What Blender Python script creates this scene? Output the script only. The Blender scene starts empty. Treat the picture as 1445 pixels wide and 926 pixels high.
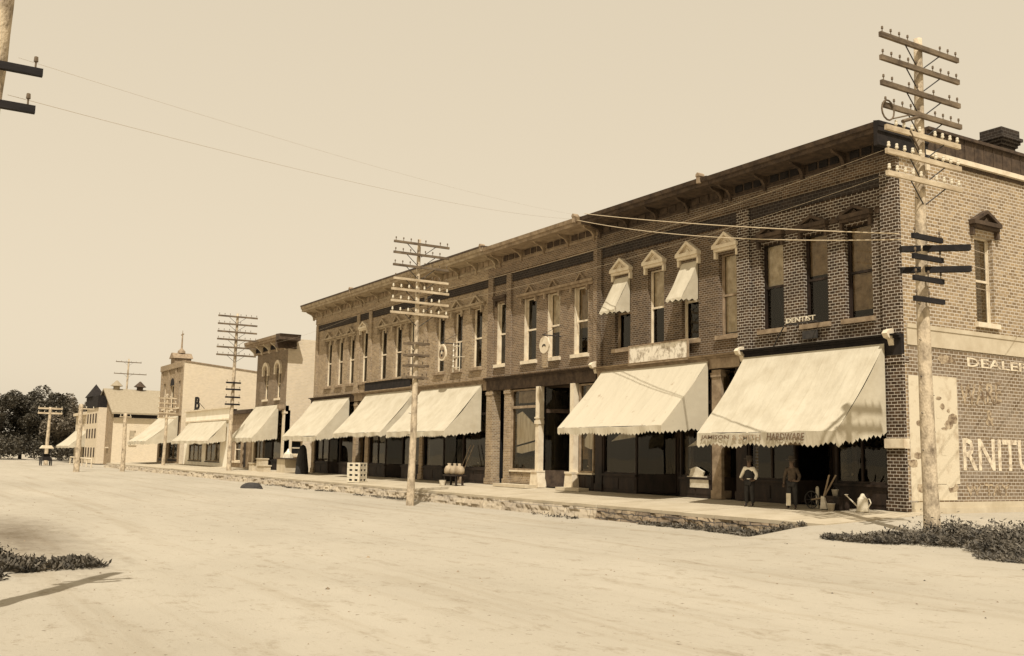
import bpy, bmesh, math, random
from mathutils import Vector, noise
random.seed(11)
R = random.Random(7)
sc = bpy.context.scene
COL = sc.collection
rad = math.radians

# ------------------------------------------------------------------ materials
def lin(h):
    h = h.lstrip('#'); o = []
    for i in (0, 2, 4):
        c = int(h[i:i+2], 16)/255
        o.append(c/12.92 if c <= .04045 else ((c+.055)/1.055)**2.4)
    return tuple(o)+(1,)
def ds(c, k=.42, g=1.):
    l = .3*c[0]+.59*c[1]+.11*c[2]
    return tuple((v+(l-v)*k)*g for v in c[:3])+(1,)
def newmat(name):
    m = bpy.data.materials.new(name); m.use_nodes = True
    nt = m.node_tree; nt.nodes.clear()
    out = nt.nodes.new('ShaderNodeOutputMaterial'); b = nt.nodes.new('ShaderNodeBsdfPrincipled')
    nt.links.new(b.outputs[0], out.inputs[0])
    return m, nt, b
def N(nt, t, **k):
    n = nt.nodes.new(t)
    for a, v in k.items():
        if a in n.inputs: n.inputs[a].default_value = v
        else: setattr(n, a, v)
    return n
def rough_mat(name, c, c2=None, scale=3., rough=.85, bump=.15, stretch=(1,1,1), detail=6., spec=.2, lo=.35, hi=.65):
    """noise between two colours with a fine bump"""
    m, nt, b = newmat(name)
    tc = N(nt, 'ShaderNodeTexCoord'); mp = N(nt, 'ShaderNodeMapping'); mp.inputs['Scale'].default_value = stretch
    nt.links.new(tc.outputs['Object'], mp.inputs[0])
    n1 = N(nt, 'ShaderNodeTexNoise', Scale=scale, Detail=detail, Roughness=.65)
    nt.links.new(mp.outputs[0], n1.inputs['Vector'])
    r = N(nt, 'ShaderNodeValToRGB'); r.color_ramp.elements[0].position = lo; r.color_ramp.elements[1].position = hi
    r.color_ramp.elements[0].color = ds(c,.3); r.color_ramp.elements[1].color = ds(c2 or c,.3)
    nt.links.new(n1.outputs[0], r.inputs[0]); nt.links.new(r.outputs[0], b.inputs['Base Color'])
    b.inputs['Roughness'].default_value = rough
    b.inputs['Specular IOR Level'].default_value = spec
    if bump:
        n2 = N(nt, 'ShaderNodeTexNoise', Scale=scale*5, Detail=4.)
        nt.links.new(mp.outputs[0], n2.inputs['Vector'])
        bp = N(nt, 'ShaderNodeBump', Strength=bump, Distance=.03)
        nt.links.new(n2.outputs[0], bp.inputs['Height']); nt.links.new(bp.outputs[0], b.inputs['Normal'])
    return m
def brick_mat(name, c1, c2, mortar, ms=.016, w=.27, h=.125, dirt=.35, dirtc=(.02,.015,.01,1), bump=.5, warp=.02):
    m, nt, b = newmat(name)
    tc = N(nt, 'ShaderNodeTexCoord'); sp = N(nt, 'ShaderNodeSeparateXYZ'); nt.links.new(tc.outputs['Object'], sp.inputs[0])
    ad = N(nt, 'ShaderNodeMath', operation='ADD'); nt.links.new(sp.outputs[0], ad.inputs[0]); nt.links.new(sp.outputs[1], ad.inputs[1])
    cb = N(nt, 'ShaderNodeCombineXYZ'); nt.links.new(ad.outputs[0], cb.inputs[0]); nt.links.new(sp.outputs[2], cb.inputs[1])
    wn = N(nt, 'ShaderNodeTexNoise', Scale=2.5, Detail=3.); nt.links.new(tc.outputs['Object'], wn.inputs['Vector'])
    vm = N(nt, 'ShaderNodeVectorMath', operation='MULTIPLY_ADD'); vm.inputs[1].default_value = (warp,)*3
    nt.links.new(wn.outputs['Color'], vm.inputs[0]); nt.links.new(cb.outputs[0], vm.inputs[2])
    br = N(nt, 'ShaderNodeTexBrick'); br.inputs['Scale'].default_value = 1
    br.inputs['Brick Width'].default_value = w; br.inputs['Row Height'].default_value = h
    br.inputs['Mortar Size'].default_value = ms; br.inputs['Mortar Smooth'].default_value = .3
    br.inputs['Color1'].default_value = ds(c1,-.1); br.inputs['Color2'].default_value = ds(c2,-.1); br.inputs['Mortar'].default_value = ds(mortar)
    nt.links.new(vm.outputs[0], br.inputs['Vector'])
    n1 = N(nt, 'ShaderNodeTexNoise', Scale=.9, Detail=8., Roughness=.7); nt.links.new(tc.outputs['Object'], n1.inputs['Vector'])
    rp = N(nt, 'ShaderNodeMapRange'); rp.inputs[1].default_value = .42; rp.inputs[2].default_value = .72
    rp.inputs[3].default_value = 0; rp.inputs[4].default_value = dirt
    nt.links.new(n1.outputs[0], rp.inputs[0])
    mx = N(nt, 'ShaderNodeMix', data_type='RGBA'); nt.links.new(rp.outputs[0], mx.inputs[0])
    nt.links.new(br.outputs[0], mx.inputs[6]); mx.inputs[7].default_value = ds(dirtc)
    nt.links.new(mx.outputs[2], b.inputs['Base Color'])
    b.inputs['Roughness'].default_value = .9; b.inputs['Specular IOR Level'].default_value = .15
    bp = N(nt, 'ShaderNodeBump', Strength=bump, Distance=.02, invert=True)
    nt.links.new(br.outputs['Fac'], bp.inputs['Height']); nt.links.new(bp.outputs[0], b.inputs['Normal'])
    return m
def canvas_mat(name, c1, c2, lo=.4, hi=.75, scale=1.1):
    m = rough_mat(name, c1, c2, scale, bump=.15, rough=.95, lo=lo, hi=hi); nt = m.node_tree
    b = [n for n in nt.nodes if n.type == 'BSDF_PRINCIPLED'][0]; src = b.inputs['Base Color'].links[0].from_socket
    tc = N(nt, 'ShaderNodeTexCoord'); w = N(nt, 'ShaderNodeTexWave', Scale=.42, Distortion=.6, Detail=1.); w.bands_direction = 'X'
    w.inputs['Detail Scale'].default_value = .6
    nt.links.new(tc.outputs['Object'], w.inputs[0]); r = N(nt, 'ShaderNodeValToRGB'); e = r.color_ramp.elements
    e[0].position = .0; e[0].color = (.92,.91,.89,1); e[1].position = .009; e[1].color = (1,1,1,1); nt.links.new(w.outputs['Fac'], r.inputs[0])
    mx = N(nt, 'ShaderNodeMix', data_type='RGBA', blend_type='MULTIPLY'); mx.inputs[0].default_value = 1.
    nt.links.new(src, mx.inputs[6]); nt.links.new(r.outputs[0], mx.inputs[7]); nt.links.new(mx.outputs[2], b.inputs['Base Color'])
    mp = N(nt, 'ShaderNodeMapping'); mp.inputs['Scale'].default_value = (2.2,.7,.7); mp.inputs['Rotation'].default_value = (0,.5,.3); nt.links.new(tc.outputs['Object'], mp.inputs[0])
    n = N(nt, 'ShaderNodeTexNoise', Scale=1.1, Detail=4.); nt.links.new(mp.outputs[0], n.inputs['Vector'])
    bp = N(nt, 'ShaderNodeBump', Strength=.5, Distance=.12); nt.links.new(n.outputs[0], bp.inputs['Height']); nt.links.new(bp.outputs[0], b.inputs['Normal'])
    return m
def glass_mat(name, tint, ior=1.5):
    m = bpy.data.materials.new(name); m.use_nodes = True; nt = m.node_tree; nt.nodes.clear()
    out = N(nt, 'ShaderNodeOutputMaterial'); tr = N(nt, 'ShaderNodeBsdfTransparent'); tr.inputs[0].default_value = tint
    gl = N(nt, 'ShaderNodeBsdfGlossy', Roughness=.02); gl.inputs[0].default_value = (.9,.85,.75,1)
    fr = N(nt, 'ShaderNodeFresnel', IOR=ior); mx = N(nt, 'ShaderNodeMixShader')
    tc = N(nt, 'ShaderNodeTexCoord'); n1 = N(nt, 'ShaderNodeTexNoise', Scale=.8, Detail=1.)
    nt.links.new(tc.outputs['Object'], n1.inputs['Vector'])
    bp = N(nt, 'ShaderNodeBump', Strength=.12, Distance=.05); nt.links.new(n1.outputs[0], bp.inputs['Height']); nt.links.new(bp.outputs[0], gl.inputs['Normal'])
    nt.links.new(fr.outputs[0], mx.inputs[0]); nt.links.new(tr.outputs[0], mx.inputs[1]); nt.links.new(gl.outputs[0], mx.inputs[2])
    nt.links.new(mx.outputs[0], out.inputs[0])
    return m

M = {}
M['brick_dark'] = brick_mat('dark brick with pale joints', (.040,.026,.016,1), (.085,.055,.033,1), (.54,.45,.32,1), ms=.0125, dirt=.5, w=.245, h=.113)
M['brick_brown'] = brick_mat('brown brick', (.13,.088,.052,1), (.23,.16,.098,1), (.42,.34,.23,1), ms=.010, dirt=.4, w=.22, h=.095, dirtc=(.07,.047,.03,1))
M['brick_tan'] = brick_mat('tan brick', (.20,.143,.083,1), (.36,.27,.168,1), (.52,.42,.28,1), ms=.010, dirt=.4, w=.22, h=.095, dirtc=(.14,.095,.058,1))
M['brick_side'] = brick_mat('weathered limewashed brick', (.19,.135,.08,1), (.36,.27,.165,1), (.56,.46,.31,1), ms=.019, dirt=.3, dirtc=(.3,.22,.14,1))
M['brick_side_low'] = brick_mat('side brick brown courses', (.12,.083,.05,1), (.2,.145,.09,1), (.5,.41,.28,1), ms=.016, dirt=.55, dirtc=(.4,.31,.2,1))
M['brick_pale'] = brick_mat('pale far brick', (.58,.49,.35,1), (.66,.56,.41,1), (.66,.56,.42,1), ms=.012, dirt=.2, dirtc=(.46,.37,.26,1))
M['cloth'] = rough_mat('painted pale reflection', lin('#fff6de'), lin('#dccaa6'), 2, stretch=(3,1,.4), bump=.3)  # pale colour for the awning reflections drawn in the shop windows
M['brick_far'] = brick_mat('far brown brick', (.17,.125,.08,1), (.24,.18,.12,1), (.35,.28,.19,1), ms=.012, dirt=.3)
M['lime'] = rough_mat('limewash', lin('#c9b894'), lin('#b8a57f'), 1.2, bump=.1)
M['paper'] = rough_mat('pasted paper', lin('#d0bf9a'), lin('#a58a60'), 2.2, bump=.2, lo=.5, hi=.78)
M['trim_pale'] = rough_mat('pale tan trim', lin('#b39d76'), lin('#8d7653'), 3, bump=.08)
M['cream'] = rough_mat('cream paint', lin('#dac8a3'), lin('#b89d74'), 2.5, bump=.08, lo=.45, hi=.8)
M['trim_tan'] = rough_mat('tan trim paint', lin('#a68c66'), lin('#7f6747'), 3, bump=.08)
M['trim_dark'] = rough_mat('dark brown trim', lin('#5b4731'), lin('#3c2e21'), 3, bump=.08)
M['black_trim'] = rough_mat('near black trim', lin('#2d2520'), lin('#1e1a18'), 3, bump=.05)
M['wood_dark'] = rough_mat('storefront wood', lin('#3c2c1f'), lin('#211a14'), 2, stretch=(1,1,.3), bump=.1, rough=.6)
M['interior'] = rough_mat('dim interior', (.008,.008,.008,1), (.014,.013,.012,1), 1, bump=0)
M['brick_black'] = brick_mat('near black brick band', (.028,.022,.018,1), (.045,.034,.026,1), (.10,.08,.06,1), ms=.012, dirt=.3)  # near black brick with faint joints
M['brick_mid'] = brick_mat('brown brick with thin joints', (.07,.046,.028,1), (.14,.095,.058,1), (.36,.29,.19,1), ms=.009, dirt=.45, w=.22, h=.095)
M['canvas'] = canvas_mat('awning canvas', lin('#c2b595'), lin('#b0a17f'))
M['canvas_stain'] = canvas_mat('stained awning canvas', lin('#c0b291'), lin('#8f6c45'), .62, .8, 2.6)
M['valance_in'] = rough_mat('canvas underside', lin('#8d7a5c'), lin('#6f5f48'), 2, bump=0)
M['pole'] = rough_mat('weathered pole wood', lin('#c8b189'), lin('#5c4932'), 4.5, stretch=(1,1,.55), bump=.8, lo=.42, hi=.74)
M['arm'] = rough_mat('old crossarm wood', lin('#7f6a4b'), lin('#51412e'), 5, stretch=(1,.3,1), bump=.2)
M['arm_pale'] = rough_mat('pale crossarm wood', lin('#cbb58c'), lin('#a38b63'), 5, stretch=(1,.3,1), bump=.2)
M['arm_black'] = rough_mat('tarred crossarm', lin('#2a2523'), lin('#1b1818'), 5, stretch=(1,.3,1), bump=.2)
M['insul'] = rough_mat('white porcelain', lin('#d8cbab'), lin('#bfb08d'), 5, bump=0, rough=.35, spec=.4)
M['iron'] = rough_mat('dark iron', (.03,.028,.026,1), (.06,.05,.042,1), 6, bump=.1, rough=.5)
M['tin'] = rough_mat('pale tin', lin('#d9cdb2'), lin('#b7a785'), 6, bump=.1, rough=.4, spec=.5)
M['glass'] = glass_mat('window glass', (.85,.82,.75,1))
M['plate'] = glass_mat('plate glass', (.92,.9,.85,1), 1.5)
M['blind'] = rough_mat('pale window blind', lin('#f2e6cb'), lin('#c4ae86'), 3, bump=.1)
M['blind_tan'] = rough_mat('brown window blind', lin('#b89c70'), lin('#856c49'), 3, bump=.1)
M['stone'] = brick_mat('rough curb stone', (.33,.26,.175,1), (.21,.16,.11,1), (.08,.06,.04,1), ms=.022, w=.85, h=.2, dirt=.95, dirtc=(.045,.034,.024,1), bump=.9, warp=.22)
M['stone_pale'] = brick_mat('pale board curb', (.40,.34,.25,1), (.33,.275,.2,1), (.2,.16,.11,1), ms=.012, w=1.7, h=.45, dirt=.7, dirtc=(.22,.17,.12,1), bump=.5)
M['walk'] = rough_mat('worn sidewalk', lin('#bbaa88'), lin('#a8956f'), .9, bump=.25, lo=.35, hi=.75)
M['white'] = rough_mat('bright white paint', lin('#f1e6cb'), lin('#ddcda8'), .8, bump=.1, lo=.4, hi=.8)
M['roof_far'] = rough_mat('sun bleached shingles', lin('#a39270'), lin('#8f7e5e'), 3, stretch=(1,1,4), bump=.2)
M['roof_tar'] = rough_mat('tar roof', (.09,.075,.06,1), (.14,.11,.08,1), 2)
M['leaf'] = rough_mat('tree leaves', (.05,.042,.028,1), (.12,.1,.062,1), .9, bump=0, rough=.7)
M['leaf_pale'] = rough_mat('pale tree leaves', (.12,.095,.06,1), (.24,.19,.12,1), .9, bump=0, rough=.7)
M['weed'] = rough_mat('weed leaves', (.02,.017,.012,1), (.17,.135,.085,1), 3, bump=0, rough=.6)
M['bark'] = rough_mat('bark', (.10,.075,.05,1), (.05,.04,.03,1), 3, stretch=(1,1,.2), bump=.4)
M['ink'] = rough_mat('faded sign ink', lin('#5d4026'), lin('#8f7552'), 14, bump=0)
M['ink_faint'] = rough_mat('very faded sign ink', lin('#7d6343'), lin('#b8a077'), 9, bump=0)
M['letter'] = rough_mat('white wall lettering', lin('#dccaa5'), lin('#94795a'), 5, bump=.1, lo=.46, hi=.72)
M['letter_faint'] = rough_mat('worn wall lettering', lin('#bda57b'), lin('#6f5638'), 5, bump=.1, lo=.38, hi=.62)
M['skin'] = rough_mat('skin', lin('#745a42'), lin('#634b36'), 5, bump=0, rough=.6)
M['shirt'] = rough_mat('white shirt', lin('#f4ead2'), lin('#e6d8b8'), 8, bump=.2)
M['shirt_tan'] = rough_mat('worn work shirt', lin('#5e4d38'), lin('#46392a'), 8, bump=.2)
M['cloth_dark'] = rough_mat('dark cloth', (.025,.023,.022,1), (.045,.04,.035,1), 8, bump=.2)
M['hat'] = rough_mat('felt hat', (.12,.09,.06,1), (.07,.055,.04,1), 8, bump=.1)
M['dirt'] = rough_mat('dark earth', (.03,.026,.024,1), (.06,.05,.04,1), 3, bump=.5)
M['wire'] = rough_mat('bright wire', lin('#cbb58b'), lin('#b8a177'), 8, bump=0)
M['wire_dark'] = rough_mat('dark wire', lin('#b8a384'), lin('#b8a384'), 8, bump=0)
def sign_mat():
    m, nt, b = newmat('peeling sign paint')
    tc = N(nt, 'ShaderNodeTexCoord'); v = N(nt, 'ShaderNodeTexNoise', Scale=2.2, Detail=9., Roughness=.75)
    mp = N(nt, 'ShaderNodeMapping'); mp.inputs['Scale'].default_value = (1.5,1,1.2); nt.links.new(tc.outputs['Object'], mp.inputs[0]); nt.links.new(mp.outputs[0], v.inputs['Vector'])
    r = N(nt, 'ShaderNodeValToRGB'); e = r.color_ramp.elements
    e[0].position = .4; e[0].color = ds(lin('#a18b66')); e[1].position = .52; e[1].color = ds(lin('#e3d3b0'))
    nt.links.new(v.outputs[0], r.inputs[0]); nt.links.new(r.outputs[0], b.inputs['Base Color']); b.inputs['Roughness'].default_value = .8
    return m
M['sign_peel'] = sign_mat()
def ground_mat():
    m, nt, b = newmat('dusty street')
    tc = N(nt, 'ShaderNodeTexCoord')
    def noi(s, d, stretch=(1,1,1), rough=.6):
        mp = N(nt, 'ShaderNodeMapping'); mp.inputs['Scale'].default_value = stretch; nt.links.new(tc.outputs['Object'], mp.inputs[0])
        n = N(nt, 'ShaderNodeTexNoise', Scale=s, Detail=d, Roughness=rough); nt.links.new(mp.outputs[0], n.inputs['Vector']); return n
    a = noi(.25, 8., (.35,1,1)); c = noi(2.2, 10., (.6,1,1), .75); f = noi(22, 5.); st = noi(9, 3.)
    r = N(nt, 'ShaderNodeValToRGB'); e = r.color_ramp.elements
    e[0].position = .3; e[0].color = (.345,.306,.238,1); e[1].position = .7; e[1].color = (.415,.37,.292,1)
    nt.links.new(a.outputs[0], r.inputs[0])
    r2 = N(nt, 'ShaderNodeValToRGB'); e = r2.color_ramp.elements
    e[0].position = .30; e[0].color = (.66,.61,.54,1); e[1].position = .46; e[1].color = (1,1,1,1)
    nt.links.new(c.outputs[0], r2.inputs[0])
    mx = N(nt, 'ShaderNodeMix', data_type='RGBA', blend_type='MULTIPLY'); mx.inputs[0].default_value = .8
    nt.links.new(r.outputs[0], mx.inputs[6]); nt.links.new(r2.outputs[0], mx.inputs[7])
    tr = noi(1.1, 6., (.04,1,1)); r4 = N(nt, 'ShaderNodeValToRGB'); e = r4.color_ramp.elements
    e[0].position = .36; e[0].color = (.80,.76,.70,1); e[1].position = .47; e[1].color = (1,1,1,1)
    nt.links.new(tr.outputs[0], r4.inputs[0])
    m4 = N(nt, 'ShaderNodeMix', data_type='RGBA', blend_type='MULTIPLY'); m4.inputs[0].default_value = .45
    nt.links.new(mx.outputs[2], m4.inputs[6]); nt.links.new(r4.outputs[0], m4.inputs[7]); mx = m4
    r3 = N(nt, 'ShaderNodeValToRGB'); e = r3.color_ramp.elements
    e[0].position = .25; e[0].color = (.35,.3,.25,1); e[1].position = .36; e[1].color = (1,1,1,1)
    nt.links.new(st.outputs[0], r3.inputs[0])
    m2 = N(nt, 'ShaderNodeMix', data_type='RGBA', blend_type='MULTIPLY'); m2.inputs[0].default_value = .8
    nt.links.new(mx.outputs[2], m2.inputs[6]); nt.links.new(r3.outputs[0], m2.inputs[7])
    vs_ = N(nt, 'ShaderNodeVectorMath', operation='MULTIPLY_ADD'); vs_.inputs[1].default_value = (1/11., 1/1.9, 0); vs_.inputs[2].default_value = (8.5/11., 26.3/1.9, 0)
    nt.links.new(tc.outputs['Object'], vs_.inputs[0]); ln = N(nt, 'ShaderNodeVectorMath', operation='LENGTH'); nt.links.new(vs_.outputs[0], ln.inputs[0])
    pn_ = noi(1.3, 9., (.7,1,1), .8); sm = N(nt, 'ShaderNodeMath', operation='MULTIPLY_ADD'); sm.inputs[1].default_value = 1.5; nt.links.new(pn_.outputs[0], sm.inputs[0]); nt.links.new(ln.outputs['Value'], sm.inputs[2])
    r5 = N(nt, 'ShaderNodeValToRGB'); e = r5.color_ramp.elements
    e[0].position = .35; e[0].color = (.34,.3,.26,1); e[1].position = 1.; e[1].color = (1,1,1,1)  # shade at the left roadside painted into the soil colour
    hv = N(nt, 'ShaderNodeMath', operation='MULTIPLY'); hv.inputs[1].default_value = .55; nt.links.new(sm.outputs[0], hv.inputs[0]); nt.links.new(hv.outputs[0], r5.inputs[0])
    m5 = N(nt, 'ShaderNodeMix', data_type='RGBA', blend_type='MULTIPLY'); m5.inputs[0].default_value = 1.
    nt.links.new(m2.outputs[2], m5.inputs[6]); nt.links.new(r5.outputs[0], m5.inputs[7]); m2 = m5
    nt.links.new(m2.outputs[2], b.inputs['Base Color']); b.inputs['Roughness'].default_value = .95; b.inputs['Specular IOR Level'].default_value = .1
    ad = N(nt, 'ShaderNodeMath', operation='ADD'); nt.links.new(c.outputs[0], ad.inputs[0]); nt.links.new(f.outputs[0], ad.inputs[1])
    bp = N(nt, 'ShaderNodeBump', Strength=.4, Distance=.05); nt.links.new(ad.outputs[0], bp.inputs['Height']); nt.links.new(bp.outputs[0], b.inputs['Normal'])
    return m
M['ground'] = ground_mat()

# ------------------------------------------------------------------ mesh helpers
FAC = lambda u, d, z: (u, -d, z)         # street facade: u along X, d out towards the street
class MB:
    def __init__(s, T=None): s.v = []; s.f = []; s.m = []; s.T = T; s.mi = 0
    def add(s, vs, fs):
        o = len(s.v)
        s.v += [s.T(*p) if s.T else tuple(p) for p in vs]
        s.f += [tuple(i+o for i in f) for f in fs]; s.m += [s.mi]*len(fs); return s
    def box(s, a0, a1, b0, b1, c0, c1):
        vs = [(a, b, c) for a in (a0, a1) for b in (b0, b1) for c in (c0, c1)]
        return s.add(vs, [(0,1,3,2),(4,6,7,5),(0,4,5,1),(2,3,7,6),(0,2,6,4),(1,5,7,3)])
    def prism(s, poly, ax, lo, hi):
        """poly of 2-D points in the two other axes, extruded along axis ax"""
        def P(p, t):
            q = list(p); q.insert(ax, t); return tuple(q)
        n = len(poly)
        vs = [P(p, lo) for p in poly]+[P(p, hi) for p in poly]
        return s.add(vs, [tuple(range(n)), tuple(range(2*n-1, n-1, -1))]+[(i, (i+1) % n, n+(i+1) % n, n+i) for i in range(n)])
    def tube(s, p, q, r0, r1=None, n=8, cap=True):
        r1 = r0 if r1 is None else r1
        p = Vector(p); q = Vector(q); d = (q-p).normalized()
        a = d.orthogonal().normalized(); b = d.cross(a)
        vs = []
        for c, r in ((p, r0), (q, r1)):
            for i in range(n):
                t = 2*math.pi*i/n; vs.append(tuple(c+a*math.cos(t)*r+b*math.sin(t)*r))
        fs = [(i, (i+1) % n, n+(i+1) % n, n+i) for i in range(n)]
        if cap: fs += [tuple(range(n-1, -1, -1)), tuple(range(n, 2*n))]
        return s.add(vs, fs)
    def path(s, pts, r, n=6):
        for a, b in zip(pts, pts[1:]): s.tube(a, b, r, r, n)
        return s
    def lathe(s, c, prof, n=12):
        vs = []; fs = []
        for r, z in prof:
            for i in range(n):
                t = 2*math.pi*i/n; vs.append((c[0]+r*math.cos(t), c[1]+r*math.sin(t), c[2]+z))
        for k in range(len(prof)-1):
            for i in range(n): fs.append((k*n+i, k*n+(i+1) % n, (k+1)*n+(i+1) % n, (k+1)*n+i))
        fs += [tuple(range(n-1, -1, -1)), tuple(range((len(prof)-1)*n, len(prof)*n))]
        return s.add(vs, fs)
    def build(s, name, mat, parent=None, smooth=False, fix=True):
        off = Vector((0,0,0)); p = parent
        while p is not None: off += p.location; p = p.parent
        me = bpy.data.meshes.new(name)
        me.from_pydata([tuple(Vector(v)-off) for v in s.v], [], s.f)
        for mm in (mat if isinstance(mat, (list, tuple)) else [mat]): me.materials.append(M[mm] if isinstance(mm, str) else mm)
        for i, p in enumerate(me.polygons): p.material_index = s.m[i]; p.use_smooth = smooth
        if fix:
            bm = bmesh.new(); bm.from_mesh(me); bmesh.ops.recalc_face_normals(bm, faces=bm.faces); bm.to_mesh(me); bm.free()
        o = bpy.data.objects.new(name, me); COL.objects.link(o); o.parent = parent
        return o
def tag(o, label=None, cat=None, group=None, kind=None):
    if label: o['label'] = label
    if cat: o['category'] = cat
    if group: o['group'] = group
    if kind: o['kind'] = kind
    return o
def thing(name, loc, label, cat, group=None):
    o = bpy.data.objects.new(name, None); COL.objects.link(o); o.location = loc; o.empty_display_size = .3
    return tag(o, label, cat, group)
def copy_tree(o, parent=None):
    c = o.copy(); COL.objects.link(c); c.parent = parent
    for ch in list(o.children): copy_tree(ch, c)
    return c
def text(name, s, size, loc, axes, mat, parent, ext=.006, width=None, shear=0., arc=0.):
    """letters standing on a wall; axes = (direction of reading, up)"""
    cu = bpy.data.curves.new('t', 'FONT'); cu.body = s; cu.size = size; cu.extrude = ext; cu.align_x = 'LEFT'; cu.resolution_u = 2; cu.offset = size*.012; cu.shear = shear
    to = bpy.data.objects.new('t', cu); COL.objects.link(to)
    bpy.context.view_layer.update()
    me = bpy.data.meshes.new_from_object(to.evaluated_get(bpy.context.evaluated_depsgraph_get()))
    bpy.data.objects.remove(to)
    xs = [v.co.x for v in me.vertices]; ys = [v.co.y for v in me.vertices]
    w = max(xs)-min(xs); k = (width/w) if width else 1; x0 = min(xs); y0 = min(ys)
    hk = size/(max(ys)-y0)
    e1 = Vector(axes[0]); e2 = Vector(axes[1]); e3 = e1.cross(e2); L = Vector(loc)
    off = Vector((0,0,0)); p = parent
    while p is not None: off += p.location; p = p.parent
    for v in me.vertices:
        x = (v.co.x-x0)*k; y = (v.co.y-y0)*hk
        v.co = L+e1*x+e2*(y+arc*x*x)+e3*v.co.z-off
    me.materials.clear(); me.materials.append(M[mat])
    o = bpy.data.objects.new(name, me); COL.objects.link(o); o.parent = parent
    return o
def wall_holes(mb, u0, u1, z0, z1, holes, d=0., depth=.28):
    """wall sheet in (u,d,z) with openings and reveals going back by depth"""
    us = sorted({u0, u1, *[h[0] for h in holes], *[h[1] for h in holes]}); zs = sorted({z0, z1, *[h[2] for h in holes], *[h[3] for h in holes]})
    for a, b in zip(us, us[1:]):
        for c, e in zip(zs, zs[1:]):
            mu, mz = (a+b)/2, (c+e)/2
            if any(h[0] < mu < h[1] and h[2] < mz < h[3] for h in holes): continue
            mb.add([(a,d,c),(b,d,c),(b,d,e),(a,d,e)], [(0,1,2,3)])
    for a, b, c, e in holes:
        k = d-depth
        mb.add([(a,d,c),(b,d,c),(b,d,e),(a,d,e),(a,k,c),(b,k,c),(b,k,e),(a,k,e)], [(0,1,5,4),(1,2,6,5),(2,3,7,6),(3,0,4,7)])
    return mb

# ------------------------------------------------------------------ building pieces
def window(root, T, u0, u1, z0, z1, frame='cream', shade=None, shade_to=.5, d=-.24, sill='cream', label=None, case=.05, w=.055):
    """double-hung sash window > pane, sill, blind"""
    f = MB(T)
    for a, b in ((u0+.003, u0+w), (u1-w, u1-.003)): f.box(a, b, d-.08, d+case, z0+.02, z1-.003)
    f.box(u0+w, u1-w, d-.08, d+.04, z1-w, z1); f.box(u0+w, u1-w, d-.08, d+.04, z0+.02, z0+.1)
    zm = z0+(z1-z0)*.5
    f.box(u0+w, u1-w, d-.06, d+.02, zm-.045, zm+.045)
    for a, b in ((u0+w, u0+w+.05), (u1-w-.05, u1-w)): f.box(a, b, d-.06, d, z0+.1, zm-.045); f.box(a, b, d-.04, d+.01, zm+.045, z1-w)
    o = f.build('window', frame, root)
    if label: o['label'] = label
    g = MB(T); g.add([(u0+w, d-.03, z0+.1), (u1-w, d-.03, z0+.1), (u1-w, d-.03, z1-w), (u0+w, d-.03, z1-w)], [(0,1,2,3)])
    g.build('pane', 'glass', o, fix=False)
    if shade:
        zt = z1-w; zb = z1-(z1-z0)*shade_to
        s = MB(T); n = 6
        for i in range(n):
            a = u0+w+(u1-u0-2*w)*i/n; b = u0+w+(u1-u0-2*w)*(i+1)/n; q = .012*(i % 2)
            s.add([(a, d-.1-q, zb), (b, d-.1-.012+q, zb), (b, d-.1-.012+q, zt), (a, d-.1-q, zt)], [(0,1,2,3)])
        s.build('blind', shade, o, fix=False)
    if sill:
        s = MB(T); s.box(u0-.12, u1+.12, -.24, .14, z0-.16, z0+.018); s.build('sill', sill, o)
    return o
def hood(root, T, u0, u1, z, mat, ped=True, h=.5, drop=.28, over=.17, label=None):
    m = MB(T)
    m.box(u0-over, u1+over, 0, .26, z-.05, z+.1); m.box(u0-over+.05, u1+over-.05, 0, .19, z-.17, z-.053)
    for a in (u0-over+.03, u1+over-.15): m.box(a, a+.12, 0, .15, z-.17-drop, z-.173)
    if ped:
        c = (u0+u1)/2; a, b = u0-over, u1+over; t = .1
        m.prism([(a, z+.103), (c, z+h), (c, z+h-t*1.3), (a+t*2.4, z+.103)], 1, 0, .25)
        m.prism([(c, z+h), (b, z+.103), (b-t*2.4, z+.103), (c, z+h-t*1.3)], 1, 0, .247)
        m.prism([(a+t*2.3, z+.104), (c, z+h-t*1.3), (b-t*2.3, z+.104)], 1, 0, .1)
        m.prism([(c-.12, z+.13), (c, z+.27), (c+.12, z+.13)], 1, .1, .17)
    o = m.build('window_hood', mat, root)
    if label: o['label'] = label
    return o
def cornice(root, T, u0, u1, mat, mat2, z=12.68, top=13.68, over=.9, step=2.25, end0=False, end1=False, panel='cream'):
    m = MB(T); k = (top-z)
    prof = [(.0, z), (.2, z), (.2, z+.1*k), (.14, z+.13*k), (.14, z+.56*k), (over-.12, z+.6*k), (over-.12, z+.78*k), (over-.04, z+.8*k), (over, z+k), (0, z+k+.05)]
    e0 = u0-(over if end0 else 0)
    m.prism(prof, 0, e0 if end0 else u0, u1)
    o = m.build('cornice', mat, root)
    n = max(1, round((u1-u0)/step))
    for i in range(n+1):
        c = u0+.25+(u1-u0-.5)*i/n
        br = MB(T); br.prism([(.142, z-.12), (.26, z-.08), (.28, z+.15), (.42, z+.32), (over*.6, z+.48*k), (over*.7, z+.595*k), (.142, z+.595*k)], 0, c-.065, c+.065); br.build('bracket', mat2, o)
        if i < n:
            w = (u1-u0-.5)/n; q = 3
            for j in range(q):
                a = c+.2+(w-.4)*j/q+.06; b = c+.2+(w-.4)*(j+1)/q-.06
                pn = MB(T); pn.box(a, b, .142, .18, z+.19, z+.42*k+.1); pn.build('panel', panel, o)
    return o
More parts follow.
